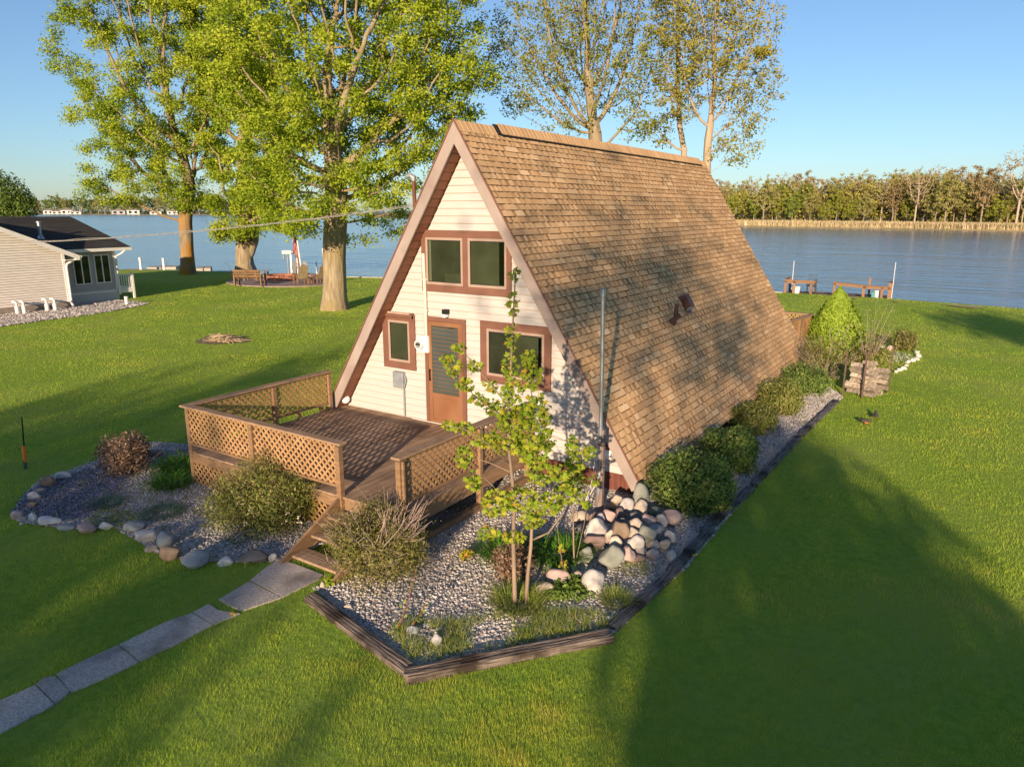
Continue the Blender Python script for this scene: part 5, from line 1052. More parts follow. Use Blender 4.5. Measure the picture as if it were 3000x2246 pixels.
s.box(-32.15,-32.03,11.42,11.52,-.02,1.45); s.build('porch_rail', M_wtrim, nh)
def rpt(u, v):                                       # sight line met with the lake side slope
    r = ray(u, v); t = ((ez+ex*sl2)-CAM[2]-CAM[0]*sl2)/(r[2]+r[0]*sl2); return CAM+r*t
p = rpt(*z8(330,712)); h = 130*.3623/K*MPP(p); s = MB(); s.cyl(p-np.array([0,0,.1]), p+np.array([0,0,h]), .085, n=12); s.cyl(p+np.array([0,0,h*.94]), p+np.array([0,0,h*1.02]), .12, n=12); s.cyl(p-np.array([0,0,.05]), p+np.array([0,0,.16]), .2, .1, n=12); s.build('chimney_pipe', M_galv, nh)
for a, b_0, l in [(145,1325,'white vent pipe nearest the left edge along the neighbour house'),(200,1320,'second white vent pipe from the left along the neighbour house'),(385,1300,'third white vent pipe from the left along the neighbour house'),(450,1298,'white vent pipe nearest the downspout of the neighbour house')]:
    p = G(*z8(a,b_0)); s = MB(); s.cyl(p-np.array([0,0,.05]), p+np.array([0,0,.36]), .095, n=12); s.tube([p+np.array([0,0,.33]),p+np.array([0,0,.52]),p+np.array([-.08,-.03,.58]),p+np.array([-.24,-.06,.58])], .055, 10)
    tag(s.build('vent_pipe', M_wtrim, loc=p), l, 'pipe', 'white vent pipes beside the neighbour house')
p = G(*z8(1027,1250)); s = MB(); s.cyl(p-np.array([0,0,.05]), p+np.array([0,0,.42]), .085, n=12); s.cyl(p+np.array([0,0,.38]), p+np.array([0,0,.44]), .1, n=12); tag(s.build('cleanout_pipe', M_wtrim, loc=p), 'short white pipe standing alone at the tip of the gravel strip', 'pipe')
M_gr2 = mat('coarse_gravel', (.18,.15,.13), (.55,.48,.44), 7, detail=10, rough=.95, lo=.38, hi=.62, bump=1., bdist=.06)
gpl = [tuple(G(*z8(a,b))[:2]) for a, b in [(-700,1560),(0,1430),(350,1380),(740,1330),(950,1295),(1150,1258),(1205,1240),(1100,1225),(960,1215)]]+[(-32.1,10.7),(-32.1,2),(-31,-6)]
sheet('gravel_strip', gpl, .03, M_gr2); pebbles('gravel', 'coarse pinkish gravel strip beside the neighbour house', gpl, 9000, .05)
# ------------------------------------------------------------------ patio, fire pit, chairs
M_patio = mat('patio_pavers', (.3,.22,.2), (.22,.17,.16), 3, detail=8, rough=.9, bump=.2)
PC = G(617, 608); a_ = np.linspace(0, 2*pi, 49)[:-1]; sheet('patio', [(PC[0]+4.4*cos(t), PC[1]+3.6*sin(t)) for t in a_], .07, M_patio, edge=.12)
fc = G(610, 605.5); fp_ = thing('fire_pit', 'round low brick fire pit in the middle of the patio', 'fire pit', fc); M_brick = mat('red_brick', (.3,.13,.085), (.22,.1,.07), 5, rough=.9, rnd=.25)
s = MB()
for k in range(22):
    t = 2*pi*k/22
    for j in range(2): s.obox(fc+np.array([1.05*cos(t+j*.14),1.05*sin(t+j*.14),.18+j*.15]), np.array([cos(t+j*.14),sin(t+j*.14),0])*.11, np.array([-sin(t+j*.14),cos(t+j*.14),0])*.14, (0,0,.072))
s.build('brick_ring', M_brick, fp_); s = MB(); s.cyl(fc+np.array([0,0,.1]), fc+np.array([0,0,.16]), .96, n=24); s.build('ash_bed', M_black, fp_)
M_cedar = mat('brown_chair_wood', (.15,.085,.045), (.22,.13,.07), 6, rough=.75, rnd=.15); M_cgrey = mat('grey_chair_plastic', (.14,.15,.165), (.11,.115,.13), 6, rough=.5)
M_ctan = mat('tan_chair_back', (.3,.24,.14), (.24,.19,.11), 6, rough=.6)
def chair(label, c, face, mb_, mf, w=.62):
    """slatted garden chair, curved fan back; built facing +y, then turned"""
    t = thing('adirondack_chair', label, 'chair', (0,0,0), 'chairs round the fire pit'); S = MB()
    for i in range(5): S.obox((0,-.22+i*.105,.33+i*.022), (w/2-.03,0,0), (0,.047,.01), (0,-.002,.012))
    S.build('seat', mf, t); Bk = MB()
    for i in range(5):
        x = (i-2)*.118; h = .86-.05*abs(i-2)**1.5; Bk.obox((x,-.3-h*.19,.3+h*.47), (.055,0,0), (0,.012,.003), (0,-h*.19,h*.49))
    Bk.obox((0,-.34,.5), (w/2-.04,0,0), (0,.012,0), (0,0,.04)); Bk.build('backrest', mb_, t)
    for sg in (-1, 1):
        A_ = MB(); A_.obox((sg*(w/2+.03),.02,.56), (.065,0,0), (0,.36,.01), (0,0,.014)); A_.build('armrest', mf, t)
        for y, hh in ((.27,.55),(-.3,.55)):
            L_ = MB(); L_.box(sg*(w/2)-.03,sg*(w/2)+.03,y-.045,y+.045,0,hh); L_.build('leg', mf, t)
    t.location = [float(q) for q in c]; t.rotation_euler = (0,0,face-pi/2); t.scale = (1.15,)*3; return t
def face(c, tgt): return atan2(tgt[1]-c[1], tgt[0]-c[0])
for u, v, l, m1, m2 in [(517,606.5,'grey adirondack chair behind the slatted bench, far left of the fire pit',M_cgrey,M_cgrey),(566,603,'grey adirondack chair behind the fire pit',M_cgrey,M_cgrey),(650,612,'brown chair with a tan fan back, right of the fire pit',M_ctan,M_cedar),(689,611.5,'brown chair half hidden behind the big maple trunk',M_ctan,M_cedar)]:
    c = G(u, v, .07); chair(l, c, face(c, fc), m1, m2)
c = G(541, 617, .07); bn = thing('garden_bench', 'wide wooden slatted bench seen from the back, left of the fire pit', 'bench', (0,0,0)); s = MB()
for i in range(4): s.obox((0,-.18+i*.12,.42), (.78,0,0), (0,.05,0), (0,0,.014))
s.build('seat', M_cedar, bn); s = MB()
for i in range(3): s.obox((0,-.27-i*.05,.55+i*.15), (.8,0,0), (0,.012,0), (0,-.02,.06))
for x in (-.55,0,.55): s.obox((x,-.31,.62), (.035,0,0), (0,.012,0), (0,-.09,.3))
s.build('backrest', M_cedar, bn)
for sg in (-1,1):
    s = MB(); s.obox((sg*.83,-.02,.66), (.06,0,0), (0,.34,0), (0,0,.016)); s.build('armrest', M_cedar, bn)
    for y in (-.25,.24): s = MB(); s.box(sg*.8-.04,sg*.8+.04,y-.05,y+.05,0,.65); s.build('leg', M_cedar, bn)
bn.location = [float(q) for q in c]; bn.rotation_euler = (0,0,face(c, fc)-pi/2); bn.scale = (1.15,)*3
c = G(668, 612.5, .07); s = MB(); s.box(c[0]-.28,c[0]+.28,c[1]-.25,c[1]+.25,.42,.46)
tb = thing('side_table', 'small brown side table between the two tan backed chairs', 'table', c); o = s.build('table_top', M_cedar, tb)
for sx_ in (-.22,.22):
    for sy_ in (-.19,.19): s = MB(); s.box(c[0]+sx_-.03,c[0]+sx_+.03,c[1]+sy_-.03,c[1]+sy_+.03,.07,.42); s.build('leg', M_cedar, tb)
# US flag on a leaning pole
fb = G(653, 596.5); fw = DEP(fb); ft = VPL(639.5, 502, fb); us = thing('flag_on_pole', 'limp American flag on a leaning white pole by the dock', 'flag', fb)
s = MB(); s.tube([fb, ft], [.06,.045], 8); s.sphere(ft, .08, 8); s.build('pole', M_white, us)
M_red = mat('flag_red', (.55,.05,.05), rough=.8); M_fw = mat('flag_white', (.75,.72,.7), rough=.8); M_fb = mat('flag_blue', (.03,.045,.15), rough=.8)
s = MB(); dpole = (fb-ft)/np.linalg.norm(fb-ft); sd_ = np.cross(dpole, HF); sd_ /= np.linalg.norm(sd_); sd_ = -sd_ if sd_ @ RT > 0 else sd_
nst = 13; L_f = 3.0
for i in range(nst):
    for k in range(10):
        t0, t1 = .08+k*.09, .08+(k+1)*.09; wv = lambda t: .30*(.6+.5*sin(t*5)+.12*sin(t*17))*min(1, t*7+.25)
        def fpnt(t, j): w_ = wv(t)*j/nst; return ft+dpole*(t*L_f)+sd_*(.05+w_)+HF*(.09*sin(j*1.9+t*9))
        mi = 0 if (i+k//4) % 2 == 0 else 1
        if k < 2 and i < 6: mi = 2
        s.add([fpnt(t0,i),fpnt(t0,i+1),fpnt(t1,i+1),fpnt(t1,i)], [(0,1,2,3)], mi)
s.build('flag', [M_red, M_fw, M_fb], us, smooth=True, fixn=False)
# saluting silhouettes
sil = [(-.14,0),(-.03,0),(-.02,.45),(.02,.45),(.03,0),(.14,0),(.15,.5),(.17,.82),(.3,.62),(.36,.66),(.22,.93),(.12,1.42-.42+.0),(.1,1.02),(.12,1.08),(.3,.98),(.33,1.02),(.13,1.2),(.1,1.27),(0,1.3),(-.1,1.25),(-.11,1.1),(-.06,1.02),(-.2,.97),(-.24,.6),(-.18,.5)]
for u, l, m_ in ((637,'left dark soldier silhouette saluting beside the flag pole',M_cgrey),(659,'right lighter soldier silhouette saluting beside the flag pole',mat('faded_plywood', (.28,.26,.24), (.22,.2,.19), 5, rough=.8))):
    b = G(u, 596.); s = MB(); poly = [(x*.85, z*.85) for x, z in sil]; V = []
    for dd in (-.015,.015):
        for x, z in poly: V.append(b+RT*x+HF*dd+np.array([0,0,z]))
    n = len(poly); F = [tuple(range(n)), tuple(range(2*n-1,n-1,-1))]+[(k,k+n,(k+1)%n+n,(k+1)%n) for k in range(n)]
    s.add(V, F); o = s.build('soldier_silhouette', m_, loc=b); tag(o, l, 'silhouette', 'saluting soldier silhouettes')
# left docks
M_dock = mat('grey_dock_float', (.42,.39,.33), (.33,.31,.27), 3, rough=.85, rnd=.12); M_dockd = mat('dark_dock_frame', (.06,.065,.07), rough=.7)
def dock(label, p0, p1, wd, zt, th, m=M_dock, posts=(), name='floating_dock'):
    p0 = np.array(G(*p0, zt)); p1 = np.array(G(*p1, zt)); d = p1-p0; L_ = np.linalg.norm(d); d /= L_; o_ = np.array([-d[1], d[0], 0]); o_ = o_ if o_ @ HF > 0 else -o_
    t = thing(name, label, 'dock', (p0+p1)/2); s = MB(); n = max(2, int(L_/1.5))
    for i in range(n): s.obox(p0+d*(L_*(i+.5)/n)+o_*wd/2-np.array([0,0,th/2]), d*(L_/n/2-.04), o_*wd/2, (0,0,th/2))
    s.build('platform', m, t)
    for q, off, h, r in posts:
        s = MB(); P = p0+d*L_*q+o_*off; s.cyl(P-np.array([0,0,.8]), P+np.array([0,0,h]), r, n=10); s.build('post', M_white, t)
    return t
dock('long floating dock running out from the lawn left of the lichened trunk', z8(945,966), z8(1420,982), 1.6, -.2, .3, posts=[(.39,.2,1.1,.1),(.8,.1,1.1,.1)])
dock('far left floating dock segment on the water', z8(1180,948), z8(1425,944), 2.4, -.1, .5); dock('floating dock segment right of the lichened trunk', z8(1580,956), z8(1705,953), 2.6, -.05, .55)
dock('wide sloping dock between the lichened and the forked trunks', z8(1590,996), z8(1900,992), 2.2, -.1, .4)
dock('dock with white posts and a boat lift behind the fire pit', (600,594.5), (706,597), 1.6, -.1, .2, M_cgrey, posts=[(.12,1.2,1.5,.06),(.37,.3,1.7,.12),(.22,.6,1.9,.05),(.93,.3,2.1,.13),(.62,1.4,1.0,.05),(.98,1.2,3.6,.04)], name='lake_dock')
b = G(624, 595); s = MB(); p = b+np.array([0,0,1.75]); s.obox(p, RT*.35, HF*.2, (0,0,.14)); s.cyl(p-RT*.3-np.array([0,0,.5]), p-RT*.25, .06, n=8); s.cyl(p+RT*.36, p+RT*.46, .16, n=12); s.cyl(b-np.array([0,0,.3]), p, .05, n=8)
tag(s.build('boat_lift_winch', M_grey, loc=b), 'grey boat lift winch on a post behind the fire pit', 'boat lift')
# right dock with rails
D0, D1 = G(*z7(545,166), -.1), G(*z7(1400,209), -.1); dd = (D1-D0); DL = np.linalg.norm(dd); dd /= DL; dn = np.array([-dd[1], dd[0], 0]); dn = dn if dn[1] > 0 else -dn
rdk = thing('river_dock', 'brown wooden dock with bench rails on the river behind the cottage', 'dock', (D0+D1)/2); M_ddk = mat('dark_dock_board', (.2,.115,.075), (.13,.08,.055), 3, rough=.85, rnd=.25); M_drl = mat('orange_dock_wood', (.27,.155,.09), (.21,.12,.07), 4, rough=.75, rnd=.12)
s = MB(); n = int(DL/.16)
for i in range(n): s.obox(D0+dd*(DL*(i+.5)/n)+dn*1.0-np.array([0,0,.02]), dd*(DL/n/2-.008), dn*1.0, (0,0,.02))
s.build('platform', M_ddk, rdk); s = MB(); s.obox((D0+D1)/2-np.array([0,0,.16]), dd*DL/2, dn*.03, (0,0,.1)); s.build('fascia', M_drl, rdk)
sc_ = lambda a: (a-545)/(1400-545)*DL
def dpt(a, off, z): return D0+dd*sc_(a)+dn*off+np.array([0,0,z])
for a, h in ((550,.86),(622,.8),(765,.86),(957,.86),(1190,.66),(1332,.62),(1388,.9)):
    s = MB(); P = dpt(a, .05, 0); s.obox(P+np.array([0,0,h/2-.1]), dd*.07, dn*.05, (0,0,h/2+.1)); s.build('rail_post', M_drl, rdk)
for a, b_1, h0, h1 in ((540,790,.82,.8),(948,1210,.8,.68),(1190,1395,.68,.66)):
    s = MB(); s.beam(dpt(a,.05,h0), dpt(b_1,.05,h1), .22, .06); s.beam(dpt(a,.02,h0-.09), dpt(b_1,.02,h1-.09), .04, .12); s.build('rail', M_drl, rdk)
for a, h in ((555,.8),(775,.8),(1225,1.0),(1395,.8)):
    s = MB(); P = dpt(a, 1.8, 0); s.obox(P+np.array([0,0,h/2-.1]), dd*.06, dn*.05, (0,0,h/2+.1)); s.build('rail_post', M_drl, rdk)
for a in (548, 1395): s = MB(); s.beam(dpt(a,.05,.84), dpt(a,1.85,.84), .16, .05); s.build('rail', M_drl, rdk)
for a, h, o_ in ((570,1.85,1.95),(1410,2.05,.4)):
    s = MB(); s.cyl(dpt(a,o_,-.8), dpt(a,o_,h), .018, n=8); s.build('mooring_pole', M_wtrim, rdk)
M_blue = mat('blue_metal', (.04,.075,.11), (.035,.06,.09), 6, rough=.5)
P = dpt(755, 1.1, 0); bc = thing('blue_dock_chair', 'blue wire patio chair on the river dock', 'chair', P); s = MB()
s.obox(P+np.array([0,0,.45]), dd*.27, dn*.26, (0,0,.015)); s.build('seat', M_blue, bc); s = MB()
for i in range(7): s.obox(P-dd*.0+dn*.3+dd*(-.25+i*.083)+np.array([0,0,.78]), dd*.012, dn*.012, dn*.06+np.array([0,0,.33]))
for z in (.5,.8,1.1): s.obox(P+dn*(.26+(z-.45)*.18)+np.array([0,0,z]), dd*.27, dn*.012, (0,0,.015))
s.build('backrest', M_blue, bc)
for i in (-1, 1):
    for j in (-1, 1): s = MB(); s.cyl(P+dd*.26*i+dn*.24*j, P+dd*.24*i+dn*.24*j+np.array([0,0,.45]), .018, n=6); s.build('leg', M_blue, bc)
    s = MB(); s.tube([P+dd*.28*i-dn*.24+np.array([0,0,.45]), P+dd*.29*i-dn*.22+np.array([0,0,.68]), P+dd*.29*i+dn*.28+np.array([0,0,.7])], .018, 6); s.build('armrest', M_blue, bc)
for a, o_, l in ((640,.5,'white bucket on the left side of the river dock'),(1300,.5,'white bucket with a teal side on the right end of the river dock')):
    P = dpt(a, o_, 0); s = MB(); s.cyl(P, P+np.array([0,0,.38]), .16, .19, n=14); s.cyl(P+np.array([0,0,.38]), P+np.array([0,0,.42]), .2, n=14)
    if a == 1300: s.obox(P-dd*.22+np.array([0,0,.16]), dd*.09, dn*.12, (0,0,.16), 1)
    tag(s.build('bucket', [M_white, mat('teal_plastic', (.06,.25,.25), rough=.5)], loc=P), l, 'bucket')
# ------------------------------------------------------------------ far trees: five kinds, copied
L_f = dict(olive=leafmat('far_olive_leaf', [(.13,.13,.035),(.2,.19,.055),(.26,.235,.08)], .3), green=leafmat('far_green_leaf', [(.07,.1,.014),(.12,.165,.02),(.18,.21,.03)], .35),
  brown=leafmat('far_brown_bud', [(.15,.11,.05),(.2,.15,.065),(.24,.18,.09)], .2), yellow=leafmat('far_lime_leaf', [(.11,.13,.015),(.17,.185,.02),(.22,.22,.035)], .35), dark=leafmat('far_dark_leaf', [(.025,.045,.008),(.05,.08,.012),(.085,.115,.018)], .2))
M_fbark = mat('far_bark', (.2,.16,.12), (.28,.23,.18), 1, rough=.95); M_pale = mat('far_pale_bark', (.34,.28,.215), (.42,.355,.28), 1, rough=.95)
Z3 = np.array([0,0,0.])
def ftree(name, label, leafk, nleaf, ls, bark, h, w, seed, r0, nA=220, low=.3, up=.1, group=None, cat='tree'):
    R = np.random.default_rng(seed); ells = [(0,0,h*(.5+low*.5),w,w,h*(.5-low*.5))]+[(R.normal()*w*.4,R.normal()*w*.4,h*R.uniform(low+.15,.85),w*.5,w*.5,h*.17) for _ in range(5)]
    return tree(name, label, Z3, [Z3+np.array([0,0,-.5])]+[np.array([0,0,h*low*t]) for t in (.25,.5,.75,1)], r0, crown_points(ells, nA, seed, .6), nA, h*.035, h*.3, h*.045, L_f[leafk], nleaf, ls, bark, h*.04, group, seed, up, maxr=.2, cat=cat, rtip=.035)
GF = 'trees lining the far right bank'
kinds = [ftree('bare_tree', 'nearly leafless pale tree in the woods across the river', 'brown', 700, .45, M_pale, 17, 4., 21, .22, 420, .35, group=GF), ftree('budding_tree', 'olive budding tree in the woods across the river', 'olive', 2400, .55, M_fbark, 17, 4.2, 22, .26, group=GF),
         ftree('brown_budding_tree', 'brownish budding tree in the woods across the river', 'brown', 2000, .5, M_fbark, 17, 3.8, 23, .25, group=GF), ftree('green_tree', 'fresh green tree in the woods across the river', 'green', 2500, .6, M_fbark, 16, 4.2, 24, .26, low=.25, group=GF),
         ftree('lime_tree', 'bright yellow green tree in the woods across the river', 'yellow', 2000, .55, M_fbark, 13, 3.6, 25, .2, low=.25, group=GF)]
def bank_pt(u, back):                                # point on the far bank behind the waterline
    r = ray(u, 480); a = atan2(r[0], r[1]); best = None
    for i in range(1, 12):
        p, q = np.array(bank[i]), np.array(bank[i+1]); d = q-p; n = np.array([sin(a), cos(a)])
        M_ = np.array([[n[0], -d[0]], [n[1], -d[1]]]); s_, t_ = np.linalg.solve(M_, p-CAM[:2])
        if 0 <= t_ <= 1 and s_ > 0: best = CAM[:2]+n*(s_+back)
    return best
KL = [o['label'] for o in kinds]
used = set(); Rf = random.Random(4)
feat = [(1975,6,0,1.02,'pale bare spreading tree standing at the water edge right of centre of the far woods'),(2195,4,0,1.25,'largest white leafless tree at the right end of the far bank'),(1838,9,4,.62,'small lime coloured tree alone in front of the far woods'),(2040,6,1,.95,None),(2118,8,2,1.0,None),(1690,20,3,.92,'bright green tree rising left in the far woods'),(1735,25,2,.95,None),(1925,28,1,1.05,None),(2105,28,2,1.12,None)]
spots = [(u, bk, k_, s_, l) for u, bk, k_, s_, l in feat]
for row, (bk, n) in enumerate(((11, 24), (19, 32), (30, 34))):
    for i in range(n): spots.append((1545+(2290-1545)*(i+.5)/n+Rf.uniform(-9,9), bk+Rf.uniform(-4,4), Rf.choice([1,1,2,3,4,2,1,0] if row else [1,2,0,1,4,3,2,0]), Rf.uniform(.6,1.0) if row < 2 else Rf.uniform(.75,1.15), None))
for i in range(12): spots.append((560+i*42+Rf.uniform(-8,8), 14+Rf.uniform(0,14), Rf.choice([1,3,1,2]), Rf.uniform(.8,1.), None))
for u, bk, k_, s_, l in spots:
    p = bank_pt(u, bk)
    if p is None: continue
    if k_ not in used: used.add(k_); o = kinds[k_]; o.location = (p[0], p[1], -.2); o.scale = (s_,)*3
    else: o = copy_tree(kinds[k_], (p[0], p[1], -.2), Rf.uniform(0, 6.28), (s_*Rf.uniform(.9,1.1), s_*Rf.uniform(.9,1.1), s_))
    o['label'] = l or KL[k_]
    if l:
        if 'group' in o: del o['group']
    else: o['group'] = GF
P = []
for i in range(26000):
    q = bank_pt(Rf.uniform(1380, 2330), 13+Rf.random()**1.6*45)
    if q is not None: P.append((q[0], q[1], 14.*Rf.random()**.75*(.78+.6*mn.noise(Vector((q[0]*.09, q[1]*.09, 0))))))
for i in range(2500):
    q = bank_pt(Rf.uniform(540, 1380), 20+Rf.random()*40)
    if q is not None: P.append((q[0], q[1], 12*Rf.random()**.9))
tag(leaves('far_woods', np.array(P), 1.0, leafmat('far_woods_mix', [(.13,.125,.03),(.2,.185,.04),(.26,.235,.055),(.28,.22,.08)], .4)), 'dense budding woods behind the bank across the river', 'woods', kind='stuff')
pts = []
for i in range(30000):
    u = Rf.uniform(1500, 2330); q = bank_pt(u, Rf.random()*(16 if u < 1800 else 9))
    if q is not None: pts.append((q[0], q[1], -.3))
pts = np.array(pts); blades('reeds', 'pale dry reeds along the waterline of the far bank', pts, 1.7, .3, leafmat('dry_reed', [(.2,.155,.09),(.33,.26,.16),(.42,.33,.21),(.17,.17,.06)], .2), lean=.35, cat='reeds')
# far left shore
GL2 = 'trees on the far left shore'
lt = ftree('shore_tree', 'rounded green tree on the distant left shore', 'green', 1700, 1.1, M_fbark, 24, 8.5, 31, .6, 200, .15, group=GL2); first = True
lt2 = ftree('shore_tree', 'rounded olive tree on the distant left shore', 'olive', 1700, 1.1, M_fbark, 23, 8, 32, .6, 200, .15, group=GL2); f2 = True
def lpt(u, back):
    r = ray(u, 465); a = atan2(r[0], r[1]); n = np.array([sin(a), cos(a)]); 
    for pl in (lbank, bank):
        for i in range(len(pl)-1):
            p, q = np.array(pl[i]), np.array(pl[i+1]); d = q-p; M_ = np.array([[n[0], -d[0]], [n[1], -d[1]]])
            if abs(np.linalg.det(M_)) < 1e-6: continue
            s_, t_ = np.linalg.solve(M_, p-CAM[:2])
            if 0 <= t_ <= 1 and 100 < s_ < 1300: return CAM[:2]+n*(s_+back)
    return None
for i in range(34):
    u = 55+i*15.5+Rf.uniform(-6,6); q = lpt(u, Rf.uniform(12,60))
    if q is None: continue
    s_ = Rf.uniform(.75,1.12); k2 = Rf.random() < .6
    if k2 and first: o = lt; first = False; o.location = (q[0], q[1], -.2)
    elif not k2 and f2: o = lt2; f2 = False; o.location = (q[0], q[1], -.2)
    else: o = copy_tree(lt if k2 else lt2, (q[0], q[1], -.2), Rf.uniform(0,6), s_)
P = []
for i in range(3500):
    q = lpt(Rf.uniform(-60, 600), 40+Rf.random()*60)
    if q is not None: P.append((q[0], q[1], 17*Rf.random()))
tag(leaves('far_shore_woods', np.array(P), 3.2, L_f['dark']), 'continuous band of trees behind the distant left shore', 'woods', kind='stuff')
M_hroof = mat('far_house_roof', (.14,.12,.11), (.2,.18,.16), 1, rough=.9)
hl = ['small white cottage far left under the dark shore tree','second tiny white cottage on the distant shore','third tiny white cottage on the distant shore','fourth tiny white cottage on the distant shore','tiny cottage left of the big dark boat house','dark fronted boat house on the distant shore','white cottage right of the distant boat house','low pale cottage seen under the maple branches','rightmost tiny white cottage on the distant shore']
for i, (a, wd, hh) in enumerate([(150,9,5),(395,11,7),(465,12,5.5),(545,13,8),(610,12,5),(960,14,7),(1080,13,8),(1260,12,5),(1395,11,6)]):
    q = lpt(z8(a,0)[0], 6); 
    if q is None: continue
    t = thing('cottage', hl[i], 'house', (q[0], q[1], -.2), 'cottages on the distant shore'); r = ray(z8(a,0)[0], 465); an = atan2(r[0], r[1]); ex_ = np.array([cos(an), -sin(an), 0]); ey = np.array([sin(an), cos(an), 0]); s = MB(); c = np.array([q[0], q[1], -.2])
    s.obox(c+np.array([0,0,hh*.3]), ex_*wd/2, ey*4, (0,0,hh*.3)); s.build('walls', M_wtrim if i != 5 else M_vgrey, t); s = MB(); V = []
    for sy in (-4.6, 4.6):
        for x_, z_ in ((-wd/2-.5,hh*.6),(wd/2+.5,hh*.6),(0,hh)): V.append(c+ex_*x_+ey*sy+np.array([0,0,z_]))
    s.add(V, [(0,1,2),(5,4,3),(0,3,4,1),(1,4,5,2),(2,5,3,0)]); s.build('roof', M_hroof, t); s = MB()
    for x_ in (-wd*.25, wd*.2): s.obox(c+ex_*x_-ey*4.05+np.array([0,0,hh*.3]), ex_*wd*.11, ey*.1, (0,0,hh*.16))
    s.build('window', M_glass, t)
# dark shore tree at the left edge
r = ray(14, 470); a = atan2(r[0], r[1]); base = np.array([CAM[0]+205*sin(a), CAM[1]+205*cos(a), 0.]); t = thing('shore_oak', 'large dark rounded tree at the left edge behind the neighbour roof', 'tree', base)
mp_ = DEP(base)/FPX*K; HT = 125*mp_*1.0; P, N_ = foliage_pts([(base[0],base[1],HT*.56,HT*.42,HT*.42,HT*.44),(base[0]-9,base[1]-4,HT*.5,HT*.35,HT*.35,HT*.38),(base[0]+3.,base[1]+2,HT*.42,HT*.28,HT*.28,HT*.24)], 9000, .35, .25, 3)
ok = P[:,2] > HT*.13; leaves('crown', P[ok], .6, L_f['dark'], t, nrm=N_[ok]+rng.normal(size=N_[ok].shape)*.6)
s = MB()
for dx in (-4.,-1.2,1.5): s.tube([base+np.array([dx,dx*.4,-.2]), base+np.array([dx*1.1,dx*.4,HT*.2]), base+np.array([dx*1.4,dx*.5,HT*.5])], [.5,.4,.2], 8)
s.build('trunk', M_fbark, t)
# ------------------------------------------------------------------ trees standing behind the viewer, whose shadows cross the lawn
SAZ, SEL = 20., 13.; sx_, cx_ = sin(radians(SAZ)), cos(radians(SAZ)); TE = math.tan(radians(SEL))
def cast(label, s0, t0, blobs, n, leaf, m, trunk_r=.25, shell=.5, lump=.25, name='street_tree', stems=0):
    """blobs: (t, tip distance along the shadow s, half width, half height)"""
    bx, by = -sx_*s0+cx_*t0, cx_*s0+sx_*t0; base = np.array([bx, by, 0.]); t = thing(name, label, 'tree', base); B = []
    for tt, zc, hw_, hh in [(q[0], q[1]*TE/.2035, q[2], q[3]*TE/.2035) for q in blobs]: B.append((bx+cx_*(tt-t0), by+sx_*(tt-t0), zc, hw_, hw_, hh))
    P, N_ = foliage_pts(B, n, shell, lump, int(t0*3)); leaves('crown', P, leaf, m, t, nrm=N_*.6+rng.normal(size=N_.shape)*.7)
    s = MB(); zt = max(b[2] for b in B); s.tube([base, base+np.array([0,0,zt*.5]), base+np.array([.1,0,zt])], [trunk_r*1.3, trunk_r, trunk_r*.3], 8)
    R = random.Random(9)
    for b in B:
        for k in range(6): s.tube([base+np.array([0,0,zt*R.uniform(.25,.6)]), (np.array(b[:3])+base+np.array([0,0,zt*.7]))/2, np.array(b[:3])+np.array([R.gauss(0,1)*b[3]*.6,R.gauss(0,1)*b[3]*.6,R.gauss(0,1)*b[5]*.5])], [trunk_r*.4, trunk_r*.25, .02], 5, cap=False)
    s.build('trunk', M_bark, t); return t
cast('round dense tree behind the viewer shading the right lawn', -30, 5.9, [(5.9,4.3,2.6,2.75),(4.5,3.0,1.3,2.2),(7.2,3.4,1.35,2.4),(5.4,2.0,2.2,2.0)], 26000, .25, L_dark, lump=.12)
cast('large roadside maple behind the viewer on the left', -50, -9, [(-8,7.3,2.6,5),(-11,6.4,3,4.9),(-14.5,5.5,3,4.4),(-6.3,5.7,1.6,4.2)], 30000, .3, L_spring, .4)
cast('narrow roadside tree behind the viewer', -50, -4.2, [(-4.6,6.0,1.8,4.9),(-3.3,5.2,1.1,4.6)], 11000, .27, L_spring, .2)
cast('small roadside tree behind the viewer near the path', -50, -1.9, [(-2.1,5.5,1.25,4.7)], 8500, .26, L_spring, .14)
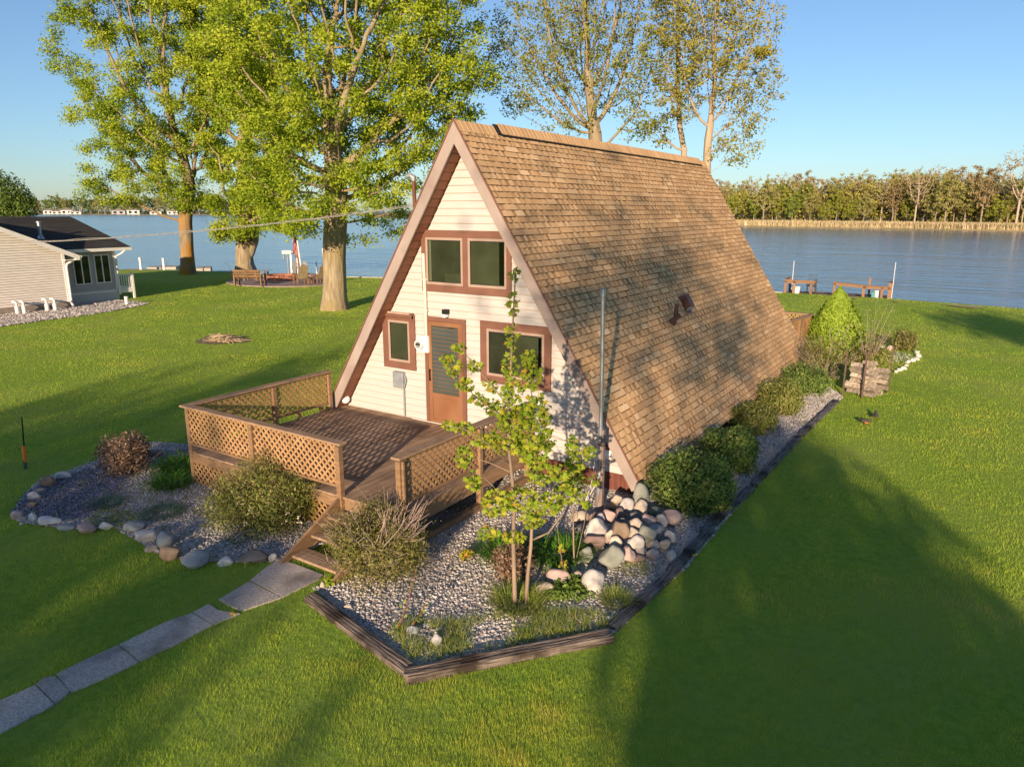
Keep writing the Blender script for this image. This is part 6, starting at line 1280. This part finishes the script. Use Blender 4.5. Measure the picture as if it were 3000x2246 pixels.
cast('thin young tree behind the viewer', -50, .9, [(-.72,5.,.26,4.7),(.7,4.8,.3,4.3),(2.3,4.5,.42,4.)], 3000, .3, L_spring, .1)
cast('tall airy tree behind the viewer', -36, 4.4, [(3.6,11.2,3.3,3.1),(5.2,9.6,2.5,2.3),(2.2,10.2,1.7,1.8)], 2300, .27, L_mix, .12, shell=.8, lump=.7)
cast('leaning airy tree far behind the viewer on the right', -30, 17, [(17.2,10.4,2.6,1.1)], 900, .4, L_mix, .2, shell=.8, lump=.6)
# ------------------------------------------------------------------ light
w = bpy.data.worlds.new('World'); SC.world = w; w.use_nodes = True; nt = w.node_tree; bg = nt.nodes['Background']
sky = nd(nt, 'ShaderNodeTexSky', sky_type='NISHITA'); sky.sun_disc = False; sky.sun_elevation = radians(SEL); sky.sun_rotation = radians(180-SAZ); sky.altitude = 200; sky.air_density = 1.; sky.dust_density = .4; sky.ozone_density = 4.5
hs = nd(nt, 'ShaderNodeHueSaturation'); hs.inputs['Saturation'].default_value = .92; hs.inputs['Value'].default_value = .67; nt.links.new(sky.outputs[0], hs.inputs['Color']); nt.links.new(hs.outputs[0], bg.inputs[0]); bg.inputs[1].default_value = .074
sl = bpy.data.lights.new('sun', 'SUN'); sl.energy = 2.7; sl.angle = radians(.55); sl.color = (1, .76, .52); so = bpy.data.objects.new('sun', sl); COL.objects.link(so)
dv = Vector((sin(radians(SAZ))*cos(radians(SEL)), -cos(radians(SAZ))*cos(radians(SEL)), sin(radians(SEL)))); so.rotation_euler = dv.to_track_quat('Z', 'Y').to_euler(); so.location = (20, -50, 20)
SC.view_settings.view_transform = 'Standard'; SC.view_settings.look = 'None'; SC.view_settings.gamma = 1; SC.view_settings.exposure = 1.65
SC.cycles.use_denoising = True; SC.cycles.max_bounces = 6; SC.cycles.transparent_max_bounces = 8
for o in list(bpy.data.objects):
    if '_w' in o: del o['_w']
    if o.type == 'MESH' and 'rnd' in o: del o['rnd']
print('TRIS', sum(len(o.data.polygons) for o in bpy.data.objects if o.type == 'MESH'), 'OBJ', len(bpy.data.objects))
